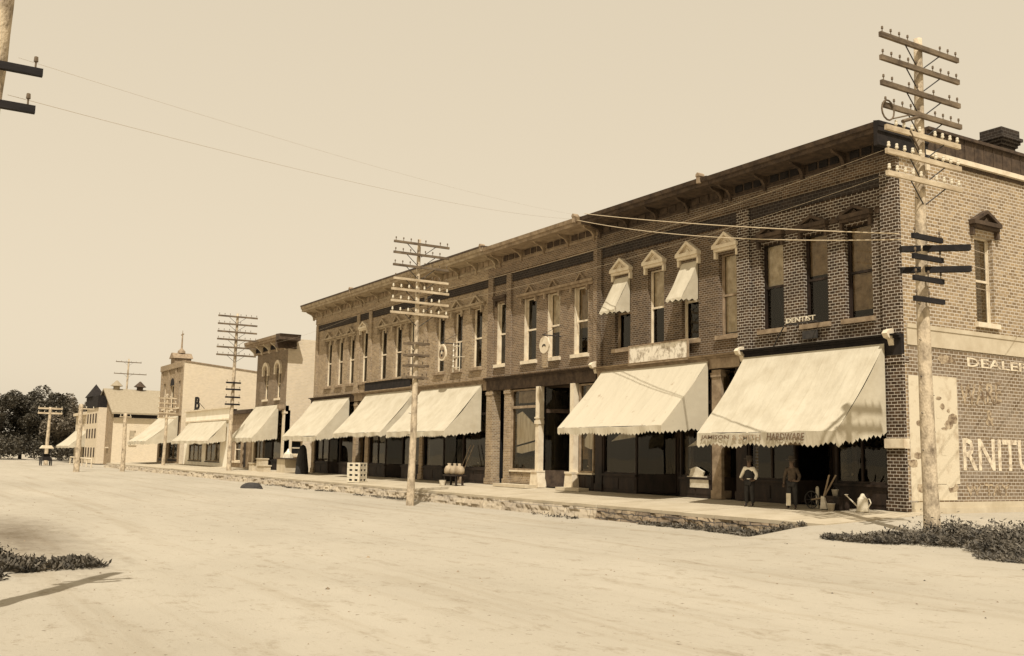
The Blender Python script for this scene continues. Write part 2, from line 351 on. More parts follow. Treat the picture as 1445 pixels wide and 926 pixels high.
def finial(root, T, u, z, mat, over=1.3):
    m = MB(T); m.box(u-.09, u+.09, over-.3, over+.04, z-.22, z+.07); m.prism([(u-.12, z+.073), (u+.12, z+.073), (u+.1, z+.17), (u, z+.24), (u-.1, z+.17)], 1, over-.25, over+.06)
    return m.build('finial', mat, root)
def scroll(root, T, u, z, mat='cream', w=.22):
    m = MB(T); m.prism([(.0, z-.4), (.13, z-.36), (.2, z-.15), (.4, z-.1), (.5, z+.04), (.4, z+.15), (.2, z+.22), (0, z+.22)], 0, u-w/2, u+w/2)
    return m.build('scroll_bracket', mat, root)
def awning(root, T, u0, u1, z0, z1, out, mat='canvas', val=.42, sag=.1, side_low=.15, d0=.2, label=None, flap=True, teeth=.22):
    """z0 = front bar height, z1 = head height; canvas > valance (scalloped)"""
    m = MB(T); nu = max(6, int((u1-u0)/.2)); nv = 16; vs = []; fs = []
    rr = random.Random(int(u0*100))
    ph = rr.random()*6
    fz = lambda u: (.10*noise.noise(Vector((u*.55, ph, 1)))+.035*noise.noise(Vector((u*2.2, ph, 5))))*min(1, (u-u0)*2, (u1-u)*2)*(out/2.7)
    for j in range(nv+1):
        v = j/nv
        for i in range(nu+1):
            u = u0+(u1-u0)*i/nu; t = i/nu
            s = sag*math.sin(math.pi*v)*(.8+.2*math.sin(t*math.pi))+(.05*math.sin(ph+t*7+v*2)+.09*noise.noise(Vector((u*.8, v*1.5, ph)))+.035*noise.noise(Vector((u*2.5+v*3, v*2.2, ph+7))))*math.sin(math.pi*v)
            vs.append((u, d0+(out-d0)*v, z1+(z0-z1)*v-s+fz(u)*v))
    for j in range(nv):
        for i in range(nu): a = j*(nu+1)+i; fs.append((a, a+1, a+nu+2, a+nu+1))
    m.add(vs, fs)
    if flap:
        for u in (u0, u1):
            a = [(u, d0+(out-d0)*j/nv, vs[j*(nu+1)][2]) for j in range(nv+1)]
            m.add(a+[(u, d0, z0+side_low)], [tuple(range(nv+2))])
    o = m.build('awning', mat, root, fix=False, smooth=True)
    if label: o['label'] = label
    v = MB(T)
    def strip(P, Q, ha, hb):
        n = max(3, int((Vector(Q)-Vector(P)).length/teeth))
        for i in range(n):
            for (a, b, c0, c1) in ((i/n, (i+.5)/n, .5, 1.), ((i+.5)/n, (i+1)/n, 1., .5)):
                A = Vector(P).lerp(Vector(Q), a); B = Vector(P).lerp(Vector(Q), b)
                if P[1] == Q[1]: A.z += fz(A.x); B.z += fz(B.x)
                h = ha+(hb-ha)*a; e = .09
                w1 = .025*math.sin(a*40+ph); w2 = .025*math.sin(b*40+ph); h *= 1+.12*math.sin(a*23+ph)
                A2 = A+Vector((0, w1, -h+e*(1-c0)*2)); B2 = B+Vector((0, w2, -h+e*(1-c1)*2))
                v.add([tuple(A), tuple(B), tuple(B2), tuple(A2)], [(0,1,2,3)])
    strip((u0, out, z0), (u1, out, z0), val, val)
    if flap:
        strip((u1, out, z0), (u1, d0, z0+side_low), val, val*.55)
        strip((u0, out, z0), (u0, d0, z0+side_low), val, val*.55)
    vo = v.build('valance', mat, o, fix=False)
    r = MB(T); r.tube(T_(T, (u0, out-.01, z0)), T_(T, (u0, out-.01, z0)), .02) if False else None
    fr = MB(); 
    for u in (u0+.03, u1-.03): fr.tube(T(u, .1, z0+.05), T(u, out-.03, z0-.01), .02, .02, 6)
    fr.tube(T(u0+.03, out-.03, z0-.01), T(u1-.03, out-.03, z0-.01), .02, .02, 6)
    fr.build('frame', 'iron', o)
    return o
def T_(T, p): return T(*p)
def display_window(root, T, u0, u1, z0=.85, z1=3.95, z2=5.25, d=-.1, frame='wood_dark', sill='wood_dark', bulk='wood_dark', zb=0., mull=None, split=True):
    f = MB(T); w = .09
    f.box(u0, u0+w, d-.1, d+.1, z0, z2); f.box(u1-w, u1, d-.1, d+.1, z0, z2)
    f.box(u0+w, u1-w, d-.09, d+.08, z0, z0+w); f.box(u0+w, u1-w, d-.09, d+.08, z1, z1+.14); f.box(u0+w, u1-w, d-.09, d+.08, z2-w, z2)
    if mull:
        for k in range(1, mull):
            c = u0+(u1-u0)*k/mull; f.box(c-.035, c+.035, d-.07, d+.06, z0+w, z1); f.box(c-.03, c+.03, d-.07, d+.06, z1+.14, z2-w)
    o = f.build('display_window', frame, root)
    g = MB(T); g.add([(u0+w, d, z0+w), (u1-w, d, z0+w), (u1-w, d, z2-w), (u0+w, d, z2-w)], [(0,1,2,3)]); g.build('pane', 'plate', o, fix=False)
    b = MB(T); b.box(u0, u1, d-.12, d+.1, zb, z0-.09)
    n = 2 if u1-u0 < 3 else 3
    for k in range(n):
        a = u0+.1+(u1-u0-.1)*k/n; c = a+(u1-u0-.1)/n-.1; b.box(a, c, d+.1, d+.125, zb+.16, z0-.2)
    b.build('bulkhead', bulk, root)
    s = MB(T); s.box(u0-.02, u1+.02, d-.12, d+.2, z0-.088, z0-.002); s.build('sill', sill, o)
    return o
def entrance(root, T, u0, u1, depth=1.6, z2=5.25, mat='wood_dark', dw=1.1, blind=None):
    """recessed doorway: splayed side glazing, a glazed door and transom"""
    c = (u0+u1)/2; a, b = c-dw/2, c+dw/2; w = MB(T)
    for (p, q) in (((u0, -.1), (a, -depth)), ((u1, -.1), (b, -depth))):
        w.add([(p[0], p[1], .06), (q[0], q[1], .06), (q[0], q[1], .9), (p[0], p[1], .9)], [(0,1,2,3)])
        w.add([(p[0], p[1], 3.9), (q[0], q[1], 3.9), (q[0], q[1], 4.1), (p[0], p[1], 4.1)], [(0,1,2,3)])
    w.box(a-.12, a, -depth-.1, -depth+.06, .06, z2); w.box(b, b+.12, -depth-.1, -depth+.06, .06, z2)
    w.box(a, b, -depth-.1, -depth+.04, 2.75, 2.87)
    w.add([(u0, -.1, z2), (u1, -.1, z2), (b, -depth, z2), (a, -depth, z2)], [(0,1,2,3)])
    w.add([(u0, -.1, .055), (u1, -.1, .055), (b, -depth, .055), (a, -depth, .055)], [(0,1,2,3)])
    e = w.build('entrance', mat, root)
    g = MB(T)
    for (p, q) in (((u0, -.1), (a, -depth)), ((u1, -.1), (b, -depth))):
        g.add([(p[0], p[1], .9), (q[0], q[1], .9), (q[0], q[1], 3.9), (p[0], p[1], 3.9)], [(0,1,2,3)])
        g.add([(p[0], p[1], 4.1), (q[0], q[1], 4.1), (q[0], q[1], z2), (p[0], p[1], z2)], [(0,1,2,3)])
    g.add([(a, -depth, 2.87), (b, -depth, 2.87), (b, -depth, z2), (a, -depth, z2)], [(0,1,2,3)])
    g.build('side_glazing', 'glass', e, fix=False)
    d = MB(T); y0, y1 = -depth-.03, -depth+.02
    d.box(a+.01, a+.15, y0, y1, .07, 2.74); d.box(b-.15, b-.01, y0, y1, .07, 2.74); d.box(a+.15, b-.15, y0, y1, .07, 1.0); d.box(a+.15, b-.15, y0, y1, 2.55, 2.74)
    do = d.build('door', mat, root)
    g = MB(T); g.add([(a+.15, -depth, 1.0), (b-.15, -depth, 1.0), (b-.15, -depth, 2.55), (a+.15, -depth, 2.55)], [(0,1,2,3)]); g.build('pane', 'glass', do, fix=False)
    h = MB(); h.tube(T(b-.1, y1+.02, 1.15), T(b-.1, y1+.08, 1.15), .035, .04, 8); h.build('handle', 'tin', do)
    if blind:
        s = MB(T); s.add([(a+.15, -depth-.04, 1.5), (b-.15, -depth-.04, 1.5), (b-.15, -depth-.04, 2.55), (a+.15, -depth-.04, 2.55)], [(0,1,2,3)]); s.build('blind', blind, do, fix=False)
    return e
def shell(root, x0, x1, depth, h, wall, roof='roof_tar', slope=.6, floor_z=5.6, left=True, right=True):
    w = MB(); e = .012
    if left: w.box(x0+e, x0+.25, .42, depth, -.2, h)
    if right: w.box(x1-.25, x1-e, .42, depth, -.2, h)
    w.box(x0+.25, x1-.25, depth-.25, depth, -.2, h-slope)
    w.build('party_wall', wall, root)
    r = MB(); r.add([(x0+e, .0, h-.02), (x1-e, .0, h-.02), (x1-e, depth, h-slope), (x0+e, depth, h-slope)], [(0,1,2,3)])
    r.build('roof', roof, root)
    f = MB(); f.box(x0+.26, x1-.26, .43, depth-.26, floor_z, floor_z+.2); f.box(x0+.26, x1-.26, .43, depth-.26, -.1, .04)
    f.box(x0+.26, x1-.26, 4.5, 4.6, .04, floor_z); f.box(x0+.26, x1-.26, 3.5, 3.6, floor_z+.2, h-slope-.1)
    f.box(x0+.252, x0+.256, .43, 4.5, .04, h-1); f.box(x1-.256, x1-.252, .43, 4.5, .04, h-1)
    f.build('interior', 'interior', root)

# ------------------------------------------------------------------ ground, sidewalk, curb
def sstep(a, b, x): t = max(0, min(1, (x-a)/(b-a))); return t*t*(3-2*t)
def gz(x, y):
    st = -.8+.05*noise.noise(Vector((x*.12, y*.3, 0)))+.018*noise.noise(Vector((x*.6, y*1.2, 3)))
    st += .02*math.sin((y+12)*1.9)*math.exp(-((y+14)/4)**2)
    if y > 0: v0 = -.03
    else:
        b = y*.058 if y > -6 else -.348-.15*sstep(-6, -7.6, y)*1. -(.3*sstep(-7.6, -15, y))
        a = y*.05 if y > -5.1 else -.255-.545*sstep(-5.1, -9.5, y)
        v0 = a+(b-a)*sstep(.5, 3, x)-.03
    w = sstep(-1.2, .9, x); s = 1-sstep(9.5, 15, -y)*(1) 
    if x <= -1.2 and y > -5.3: return -.95
    v = st+w*(v0-st)*s
    if x > 1 and y < 0: v += .03*noise.noise(Vector((x*1.5, y*1.5, 5)))
    if x < .95 and y > -5.2 and x > -4: v = min(v, .05*y-.035)
    return v
def axis(segs):
    o = []
    for a, b, n in segs: o += [a+(b-a)*i/n for i in range(n)]
    return o+[segs[-1][1]]
xs = axis([(-4000,-600,10),(-600,-120,24),(-120,-40,60),(-40,-8,90),(-8,30,120),(30,80,20),(80,3000,12)])
ys = axis([(-3000,-200,10),(-200,-50,15),(-50,-34,14),(-34,-8,80),(-8,-4.6,24),(-4.6,4,26),(4,40,10),(40,4000,12)])
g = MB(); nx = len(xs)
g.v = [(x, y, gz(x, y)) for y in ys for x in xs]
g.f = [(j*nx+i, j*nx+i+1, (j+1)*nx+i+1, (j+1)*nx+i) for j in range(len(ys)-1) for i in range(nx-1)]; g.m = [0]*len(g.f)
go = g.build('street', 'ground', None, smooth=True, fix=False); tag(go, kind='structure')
# sidewalk slab, slightly sloping to the street, in irregular flags
sw = MB(); x = .95; k = 0
while x > -116:
    L = 1.5+R.random()*.5; x2 = max(x-L, -116); j = R.uniform(-.006, .006)
    y2 = -5.2+R.uniform(-.06, .05)
    for (a, b) in ((-5.2, -2.7), (-2.7, .4)):
        aa = y2 if a == -5.2 else a+.006
        sw.add([(x2+.008, aa, .05*aa+j), (x-.008, aa, .05*aa+j), (x-.008, b-.006, min(0, .05*b)+j), (x2+.008, b-.006, min(0, .05*b)+j),
                (x2+.008, aa, .05*aa+j-.12), (x-.008, aa, .05*aa+j-.12), (x-.008, b-.006, .05*b-.14), (x2+.008, b-.006, .05*b-.14)],
               [(0,1,2,3),(0,4,5,1),(1,5,6,2),(0,3,7,4),(4,7,6,5)])
    x = x2
so = sw.build('sidewalk', 'walk'); tag(so, kind='structure')
# rough stone curb wall under the sidewalk edge
cb = MB(); n = 900; rows = 6; x0, x1 = -116, .9
for i in range(n+1):
    t = i/n; X = x0+(x1-x0)*t; gl = -.86 if X < -1.2 else gz(X, -5.8)-.03
    for j in range(rows):
        s = j/(rows-1); zt = -.385; z = zt+(min(gl, zt-.02)-zt)*s
        y = -5.24-.28*s-.16*noise.noise(Vector((X*1.3, s*2.5, 0)))-.11*noise.noise(Vector((X*5, s*6, 4)))
        cb.v.append((X, y, z))
for i in range(n):
    for j in range(rows-1): a = i*rows+j; cb.f.append((a, a+rows, a+rows+1, a+1)); cb.m.append(1 if x0+(x1-x0)*i/n < -10.5 else 0)
co = cb.build('curb', ['stone', 'stone_pale'], None, fix=False); tag(co, kind='structure')

# ------------------------------------------------------------------ the long block
def upper_wall(root, x0, x1, wins, mat, pil, low=6.02, top=12.45, field=11.38, storemat=None, band='brick_black', frieze=None):
    w = MB(FAC)
    holes = [(a, b, c, e) for a, b, c, e in wins]
    wall_holes(w, x0, x1, low, field, holes, 0., .36)
    for a, b in pil: w.box(a, b, .002, .13, low, field)
    o = w.build('upper_wall', mat, root)
    w = MB(FAC); w.box(x0, x1, -.3, .05, field+.002, 11.85); w.build('recessed_band', band, root)
    w = MB(FAC); w.box(x0, x1, -.3, .1, 11.853, 11.94); w.box(x0, x1, -.3, .17, 11.943, top); w.build('frieze', frieze or mat, root)
    if pil:
        for a, b in pil: w = MB(FAC); w.box(a, b, .052, .135, field, 11.85); w.build('pilaster_cap', mat, root)
    return o
def beam(root, x0, x1, mat, z0=5.35, z1=5.95, d=.13, cap=True, capmat=None):
    m = MB(FAC); m.box(x0, x1, -.3, d, z0, z1-.12)
    m.box(x0, x1, -.3, d+.08, z1-.118, z1-.04)
    if cap: m.prism([(-.3, z1-.037), (d+.22, z1-.037), (d+.25, z1+.02), (.0, z1+.065), (-.3, z1+.065)], 0, x0, x1)
    return m.build('storefront_cornice', mat, root)
def pier(root, a, b, mat, z1=5.35, d=.1):
    m = MB(FAC); m.box(a, b, -.45, d, .0, z1); m.box(a-.04, b+.04, -.45, d+.05, .002, .35); m.box(a-.03, b+.03, -.2, d+.04, z1-.3, z1-.12)
    return m.build('pier', mat, root)
ZB, ZT = 6.75, 10.22

# --- A: corner hardware store
A = thing('brick_store', (-3.9, 0, 0), 'dark brick corner store with painted side wall and big hardware awning, nearest the camera', 'building')
wA = [(-6.66,-5.45,ZB,ZT), (-4.45,-3.25,ZB,ZT), (-2.46,-1.24,ZB,ZT)]
upper_wall(A, -7.6, -.008, wA, 'brick_dark', [(-7.6,-7.2), (-.75, -.008)], frieze='brick_mid')
window(A, FAC, *wA[0], 'wood_dark', 'blind', .5, sill='trim_tan'); window(A, FAC, *wA[1], 'wood_dark', 'blind_tan', .45, sill='trim_tan'); window(A, FAC, *wA[2], 'wood_dark', 'blind_tan', .9, sill='trim_tan')
for a in wA: hood(A, FAC, a[0], a[1], 10.5, 'trim_dark', h=.42, over=.12)
m = MB(FAC)
for a, b in ((-7.15,-6.86), (-5.25,-4.65), (-3.05,-2.66), (-1.04,-.78)): m.box(a, b, .002, .07, 10.43, 10.6)
m.build('string_course', 'trim_dark', A)
cornice(A, FAC, -8.4, .0, 'trim_dark', 'trim_dark', z=12.45, top=13.3, over=1.3, step=2.3, panel='black_trim')
# cornice return round the corner
m = MB(); z = 12.45; k = .85
m.prism([(-.0, z), (.2, z), (.2, z+.1*k), (.14, z+.13*k), (.14, z+.56*k), (.2, z+.6*k), (.2, z+.78*k), (.22, z+.8*k), (.24, z+k), (0, z+k+.05)], 1, -1.295, 1.45)
m.build('cornice', 'black_trim', A)
finial(A, FAC, -8.9, 13.33, 'trim_tan')
beam(A, -7.6, -.02, 'black_trim', 5.3, 6.0)
scroll(A, FAC, -7.62, 5.95); scroll(A, FAC, -.42, 6.0)
pier(A, -.75, -.008, 'brick_dark'); 
m = MB(FAC); m.box(-.78, .03, .155, .19, 2.12, 2.42); m.box(-.78, .03, -.1, .152, 2.1, 2.44); m.build('stone_band', 'cream', A)
display_window(A, FAC, -7.5, -5.0, mull=2); entrance(A, FAC, -5.0, -3.1); display_window(A, FAC, -3.1, -.76, mull=2)
pier(A, -8.1, -7.5, 'wood_dark', d=.05)
aA = awning(A, FAC, -7.45, -.66, 2.62, 5.72, 2.72, val=.5, sag=.16, side_low=.2, label='large white awning with hardware lettering on its scalloped valance')
text('lettering', 'JAMISON', .2, (-7.2, -2.775, 2.33), ((1,0,0), (0,0,1)), 'ink', aA, width=1.55, shear=.1)
text('lettering', '& SMITH', .2, (-5.5, -2.775, 2.33), ((1,0,0), (0,0,1)), 'ink_faint', aA, width=1.45, shear=.0)
text('lettering', 'HARDWARE', .26, (-3.75, -2.775, 2.32), ((1,0,0), (0,0,1)), 'ink', aA, width=1.75, shear=.15)
shell(A, -7.6, 0, 18, 13.5, 'brick_side', right=False)
# painted side wall facing the cross street
SID = lambda u, d, z: (d, u, z)
m = MB(SID); wall_holes(m, .0, 18, -.3, 12.55, [(4.15, 5.27, 6.75, 10.0), (9.2, 10.3, 6.75, 10.0), (14.2, 15.3, 6.75, 10.0)], 0., .3)
m.box(0.31, 18, -.35, -.301, -.3, 13.4)
sw_ = m.build('side_wall', 'brick_side', A); sw_['label'] = 'sunlit side wall with worn painted lettering and pasted posters'
m = MB(SID); m.box(.1, 18, .004, .012, .32, 5.62); 
m.build('painted_wall_panel', 'brick_side_low', A)
for u0, u1 in ((4.15, 5.27), (9.2, 10.3), (14.2, 15.3)):
    window(A, SID, u0, u1, 6.75, 10.0, 'cream', 'blind', .5); hood(A, SID, u0, u1, 10.45, 'trim_dark', h=.55, over=.28)
m = MB(SID); m.box(1.5, 18, .0, .16, 12.56, 12.74); m.box(1.32, 1.498, .0, .16, 12.0, 12.74); m.build('white_moulding', 'cream', A)
m = MB(SID); m.box(1.46, 18, -.3, .1, 12.743, 13.5); m.box(1.46, 18, -.3, .2, 13.503, 13.62)
for i in range(28): m.box(1.9+i*.58, 1.93+i*.58, .1, .125, 12.76, 13.49)
m.build('board_parapet', 'trim_dark', A)
m = MB(SID); m.box(1.32, 18, .0, .03, 12.42, 12.553); m.build('painted_shadow', 'trim_dark', A)  # dark strip painted in as the shadow under the moulding
m = MB(SID); m.box(.12, 18, .014, .05, 5.66, 6.32); m.box(.12, 18, .052, .075, 6.25, 6.4); m.build('white_band', 'lime', A)
m = MB(SID); m.box(.1, 18, .0, .14, .1, .3); m.box(.1, 18, 0, .18, -.3, .098); m.build('foundation_ledge', 'lime', A)
m = MB(SID)
for (a, b, c, e) in ((.14, 1.36, .34, 4.6), (1.38, 2.78, .92, 4.66), (1.42, 2.6, .36, .9)): m.box(a, b, .0145, .022, c, e)
rr = random.Random(4)
for i in range(26):
    a = rr.uniform(.2, 2.5); c = rr.uniform(.5, 4.3); w = rr.uniform(.08, .35); h = rr.uniform(.05, .25)
    vs = [(a+w*math.cos(t)*rr.uniform(.6, 1), .0225+i*.0002, c+h*math.sin(t)*rr.uniform(.6, 1)) for t in [k*math.pi/4 for k in range(8)]]
    m.mi = 1 if i % 3 else 0; m.add(vs, [tuple(range(8))])
m.build('paper_posters', ['paper', 'letter_faint'], A)
YS = ((0,1,0), (0,0,1))
text('lettering', 'DEALERS IN', .34, (.02, 3.44, 5.1), YS, 'letter', A, width=5.6)
text('lettering', 'WARE', .78, (.02, 2.95, 3.7), YS, 'letter_faint', A, width=2.45, arc=.03)
text('lettering', '&', .6, (.02, 4.4, 3.0), YS, 'letter_faint', A, width=.5)
text('lettering', 'RNITURE', 1.15, (.02, 3.0, 1.38), YS, 'letter', A, width=5.9)
text('lettering', 'W TAY', .42, (.02, 3.1, .5), YS, 'letter_faint', A, width=2.6)
m = MB(SID); m.prism([(1.75, 5.28), (1.95, 5.45), (2.5, 5.4), (2.85, 5.28), (2.5, 5.16), (1.95, 5.1)], 1, .014, .02); m.build('painted_arrow', 'letter_faint', A)
m = MB(); m.box(-.62, -.06, 6.15, 6.95, 13.0, 14.0)
for q, zz in enumerate((13.7, 13.82, 13.94, 14.06)): g_ = .06+.07*q; m.box(-.62-g_, -.06+g_, 6.15-g_, 6.95+g_, zz, zz+.118)
m.box(-.8, .12, 5.97, 7.13, 14.18, 14.5)
m.build('chimney', 'brick_black', A)

# --- B: store with white pediments
B = thing('brick_store', (-12.6, 0, 0), 'brown brick store with four white pediment window hoods and two small window awnings', 'building')
wB = [(-16.28,-15.09,ZB,ZT), (-13.8,-12.65,ZB,ZT), (-11.45,-10.35,ZB,ZT), (-9.1,-7.98,ZB,ZT)]
# the corner pier between A and B
upper_wall(B, -17.6, -7.6, wB, 'brick_mid', [(-17.6,-17.25)])
m = MB(FAC); m.box(-7.9, -7.6, .002, .131, 6.02, 11.84); m.build('pilaster', 'brick_dark', B)
for i, a in enumerate(wB):
    window(B, FAC, *a, 'trim_tan' if i in (0, 3) else 'cream', 'blind' if i in (1, 3) else 'blind_tan', .95 if i == 3 else .5, sill='trim_tan')
    hood(B, FAC, a[0], a[1], 10.5, 'cream', h=.62)
for i in (0, 2): awning(B, FAC, wB[i][0]+.03, wB[i][1]-.02, 8.5, 10.2, .95, val=.16, sag=.05, side_low=.02, d0=.02, teeth=.3, label='small white canvas awning over an upper window')
cornice(B, FAC, -17.5, -8.42, 'trim_dark', 'trim_dark', z=12.45, top=13.33, over=1.3, step=2.3, panel='trim_dark')
finial(B, FAC, -18.0, 13.36, 'trim_tan')
beam(B, -17.5, -7.78, 'trim_tan', 5.4, 5.95)
pier(B, -17.75, -17.2, 'wood_dark', d=.04)
display_window(B, FAC, -17.2, -14.6); entrance(B, FAC, -14.6, -11.6); display_window(B, FAC, -11.6, -9.55)
pier(B, -9.5, -8.95, 'trim_tan', d=.06); entrance(B, FAC, -8.95, -8.1, 1.0, dw=.7)
awning(B, FAC, -17.04, -9.57, 2.95, 5.72, 2.75, 'canvas_stain', val=.34, sag=.16, side_low=.1, label='stained white awning below the peeling sign board')
shell(B, -17.6, -7.6, 18, 13.4, 'brick_brown')

# --- C: open storefront and stair door
Cc = thing('brick_store', (-22.5, 0, 0), 'brown brick store with open unshaded storefront, pale iron columns and a stair doorway', 'building')
wC = [(-24.54,-23.24,ZB,ZT), (-22.2,-21.0,ZB,ZT), (-19.75,-18.49,ZB,ZT), (-27.45,-26.42,ZB,ZT+.1)]
upper_wall(Cc, -28.3, -17.6, wC, 'brick_brown', [(-17.9,-17.6), (-28.3,-27.75), (-26.25,-25.75)])
for i, a in enumerate(wC):
    window(Cc, FAC, *a, 'cream', {1: 'blind', 2: 'blind_tan'}.get(i), .6, sill='cream', case=.2, w=.07)
m = MB(FAC); m.box(-25.1, -17.95, .0, .2, 10.36, 10.5); m.box(-25.0, -18.0, 0, .1, 10.22, 10.358)
for a, b, c, e in wC[:3]: m.box(a-.14, a-.02, .1, .2, 9.95, 10.22); m.box(b+.02, b+.14, .1, .2, 9.95, 10.22)
for c in (-23.9, -21.6, -19.1): m.prism([(c-.5, 10.503), (c, 10.95), (c, 10.86), (c-.35, 10.503)], 1, .0, .12); m.prism([(c, 10.95), (c+.5, 10.503), (c+.35, 10.503), (c, 10.86)], 1, .0, .117)
m.build('window_hood', 'trim_tan', Cc)
hood(Cc, FAC, -27.45, -26.42, 10.6, 'trim_dark', ped=False)
cornice(Cc, FAC, -27.1, -17.52, 'trim_tan', 'trim_tan', z=12.45, top=13.37, over=1.3, step=2.3, panel='trim_dark')
beam(Cc, -28.3, -17.6, 'trim_dark', 5.3, 6.0)
scroll(Cc, FAC, -17.65, 6.05)
pier(Cc, -28.3, -27.6, 'brick_tan'); pier(Cc, -26.3, -25.7, 'brick_tan')
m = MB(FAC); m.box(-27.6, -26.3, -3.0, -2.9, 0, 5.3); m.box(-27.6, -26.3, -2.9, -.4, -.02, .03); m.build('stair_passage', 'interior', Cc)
m = MB(FAC); 
for i in range(10): m.box(-27.58, -26.32, -1.0-.2*i-.2, -1.0-.2*i, .03, .2+.17*i)
m.build('stairs', 'wood_dark', Cc)
display_window(Cc, FAC, -25.7, -23.05, sill='cream', frame='trim_tan', bulk='brick_tan', z1=4.2); entrance(Cc, FAC, -22.35, -19.85, 1.7, blind='blind_tan', mat='trim_dark')
display_window(Cc, FAC, -19.2, -17.95, sill='cream', frame='trim_tan', bulk='wood_dark', z1=4.2)
for c in (-22.7, -19.52):
    m = MB(FAC); m.box(c-.16, c+.16, -.1, .22, .88, 5.3); m.box(c-.32, c+.32, -.15, .42, .78, .88)
    m.prism([(c-.42, 0), (c+.42, 0), (c+.3, .78), (c-.3, .78)], 1, -.15, .38); m.box(c-.2, c+.2, -.1, .27, 3.3, 3.5)
    m.box(c-.2, c+.2, -.1, .27, 3.6, 3.68)
    o = m.build('column', 'cream', Cc)
for q in ((-25.7,-22.4,1.1), (-19.9,-17.9,.9)): m = MB(FAC); m.box(q[0], q[1], .3, q[2], -.04, .12); m.build('step', 'lime', Cc)
for pts in ([(-25.55,3.9), (-25.0,4.05), (-23.2,3.0), (-23.2,2.55), (-25.55,2.2)], [(-25.55,2.1), (-23.2,2.45), (-23.2,2.0), (-25.0,1.75), (-25.55,1.8)], [(-19.1,2.5), (-18.05,3.6), (-18.05,2.1), (-18.6,2.0), (-19.1,2.15)]):
    m = MB(FAC); m.prism(pts, 1, -.34, -.3); m.build('painted_reflection', 'cloth', Cc)  # pale sheet stands in for an awning reflected in the glass
for a, b in ((-25.4,-23.3), (-19.05,-18.1)): m = MB(FAC); m.box(a, b, -.34, -.3, 4.5, 5.15); m.build('blind', 'blind_tan', Cc)
for a, b, c in ((-16.9,-14.9,2.75), (-11.4,-9.8,2.5)): m = MB(FAC); m.prism([(a,c-.35), (a+.9,c+.1), (b,c+.2), (b,c-.15), (a+.5,c-.3)], 1, -.34, -.3); m.build('painted_reflection', 'cloth', B)  # awning reflections again, added as pale sheets behind the panes
m = MB(FAC); m.box(-10.9,-9.75,.02,.05,.42,.8); m.build('sun_patch_lower', 'insul', B); m = MB(FAC); m.box(-11.0,-9.9,-.05,.12,.86,.9); m.prism([(-10.9,.9), (-10.1,.9), (-10.0,1.1), (-10.5,1.3), (-10.8,1.2)], 1, .0, .08); m.build('sun_patch_upper', 'insul', B)  # white shapes stand in for sun patches let through between the awnings
shell(Cc, -28.3, -17.6, 18, 13.4, 'brick_brown')

# --- D, E, F: paler stores with cream bracketed cornice
def pale(root, x0, x1, wins, pil, aw, csec, brick, beammat, hood_run, cap=None):
    upper_wall(root, x0, x1, wins, brick, pil)
    for i, a in enumerate(wins): window(root, FAC, *a, 'cream', None, sill='trim_tan')
    m = MB(FAC); a0, a1 = hood_run; m.box(a0, a1, .0, .2, 10.5, 10.62); m.box(a0+.05, a1-.05, 0, .1, 10.38, 10.498)
    for a, b, c, e in wins:
        if a < a0-.5 or b > a1+.5: continue
        m.box(a-.16, a-.02, .1, .18, 10.0, 10.38); m.box(b+.02, b+.16, .1, .18, 10.0, 10.38)
        q = (a+b)/2; m.prism([(q-.75, 10.623), (q, 11.12), (q, 11.0), (q-.5, 10.623)], 1, 0, .2); m.prism([(q, 11.12), (q+.75, 10.623), (q+.5, 10.623), (q, 11.0)], 1, 0, .197)
        m.prism([(q-.18, 10.65), (q, 10.82), (q+.18, 10.65)], 1, 0, .1)
    m.build('window_hood', 'trim_pale', root)
    cornice(root, FAC, csec[0], csec[1], 'trim_pale', 'trim_pale', z=12.45, top=13.42, over=1.3, step=2.3, panel='trim_tan')
    mm = MB(FAC); mm.prism([(.2, 13.475), (1.33, 13.425), (1.33, 13.53), (.2, 13.58)], 0, csec[0], csec[1]); mm.build('cornice_crown', 'trim_dark', root)
    shell(root, x0, x1, 18, 13.4, brick)
D = thing('brick_store', (-32.4, 0, 0), 'pale brick store with cream cornice behind the round emblem sign', 'building')
wD = [(-35.07,-33.9,ZB,ZT+.1), (-32.72,-31.57,ZB,ZT+.1), (-30.36,-29.16,ZB,ZT+.1)]
pale(D, -36.6, -28.3, wD, [(-36.6,-36.25)], None, (-36.6,-27.15), 'brick_tan', None, (-35.5,-28.75))
finial(D, FAC, -27.3, 13.42, 'trim_tan')
beam(D, -36.6, -28.3, 'trim_tan', 5.35, 5.95)
pier(D, -36.85, -36.4, 'brick_tan')
display_window(D, FAC, -36.4, -33.6); entrance(D, FAC, -33.6, -31.2); display_window(D, FAC, -31.2, -28.35)
awning(D, FAC, -36.5, -28.7, 2.95, 5.7, 2.6, val=.36, sag=.14, label='white awning immediately left of the open stair doorway')
E_ = thing('brick_store', (-41.6, 0, 0), 'pale brick store half hidden by the middle utility pole, over a long dark sign', 'building')
wE = [(-43.85,-42.6,ZB,ZT+.15), (-41.42,-40.15,ZB,ZT+.15), (-39.1,-37.85,ZB,ZT+.15), (-47.1,-45.95,ZB,ZT+.3)]
pale(E_, -47.8, -36.6, wE, [(-47.8,-47.3), (-45.6,-45.1)], None, (-46.5,-36.62), 'brick_tan', None, (-44.3,-37.4))
hood(E_, FAC, -47.1, -45.95, 10.75, 'cream')
beam(E_, -47.8, -36.6, 'trim_tan', 5.4, 5.95)
display_window(E_, FAC, -45.0, -42.2, mull=2); entrance(E_, FAC, -42.2, -39.6); display_window(E_, FAC, -39.6, -36.9); pier(E_, -47.8, -47.2, 'brick_tan'); entrance(E_, FAC, -47.2, -45.6, 1.2, dw=.9); pier(E_, -45.6, -45.0, 'brick_tan')
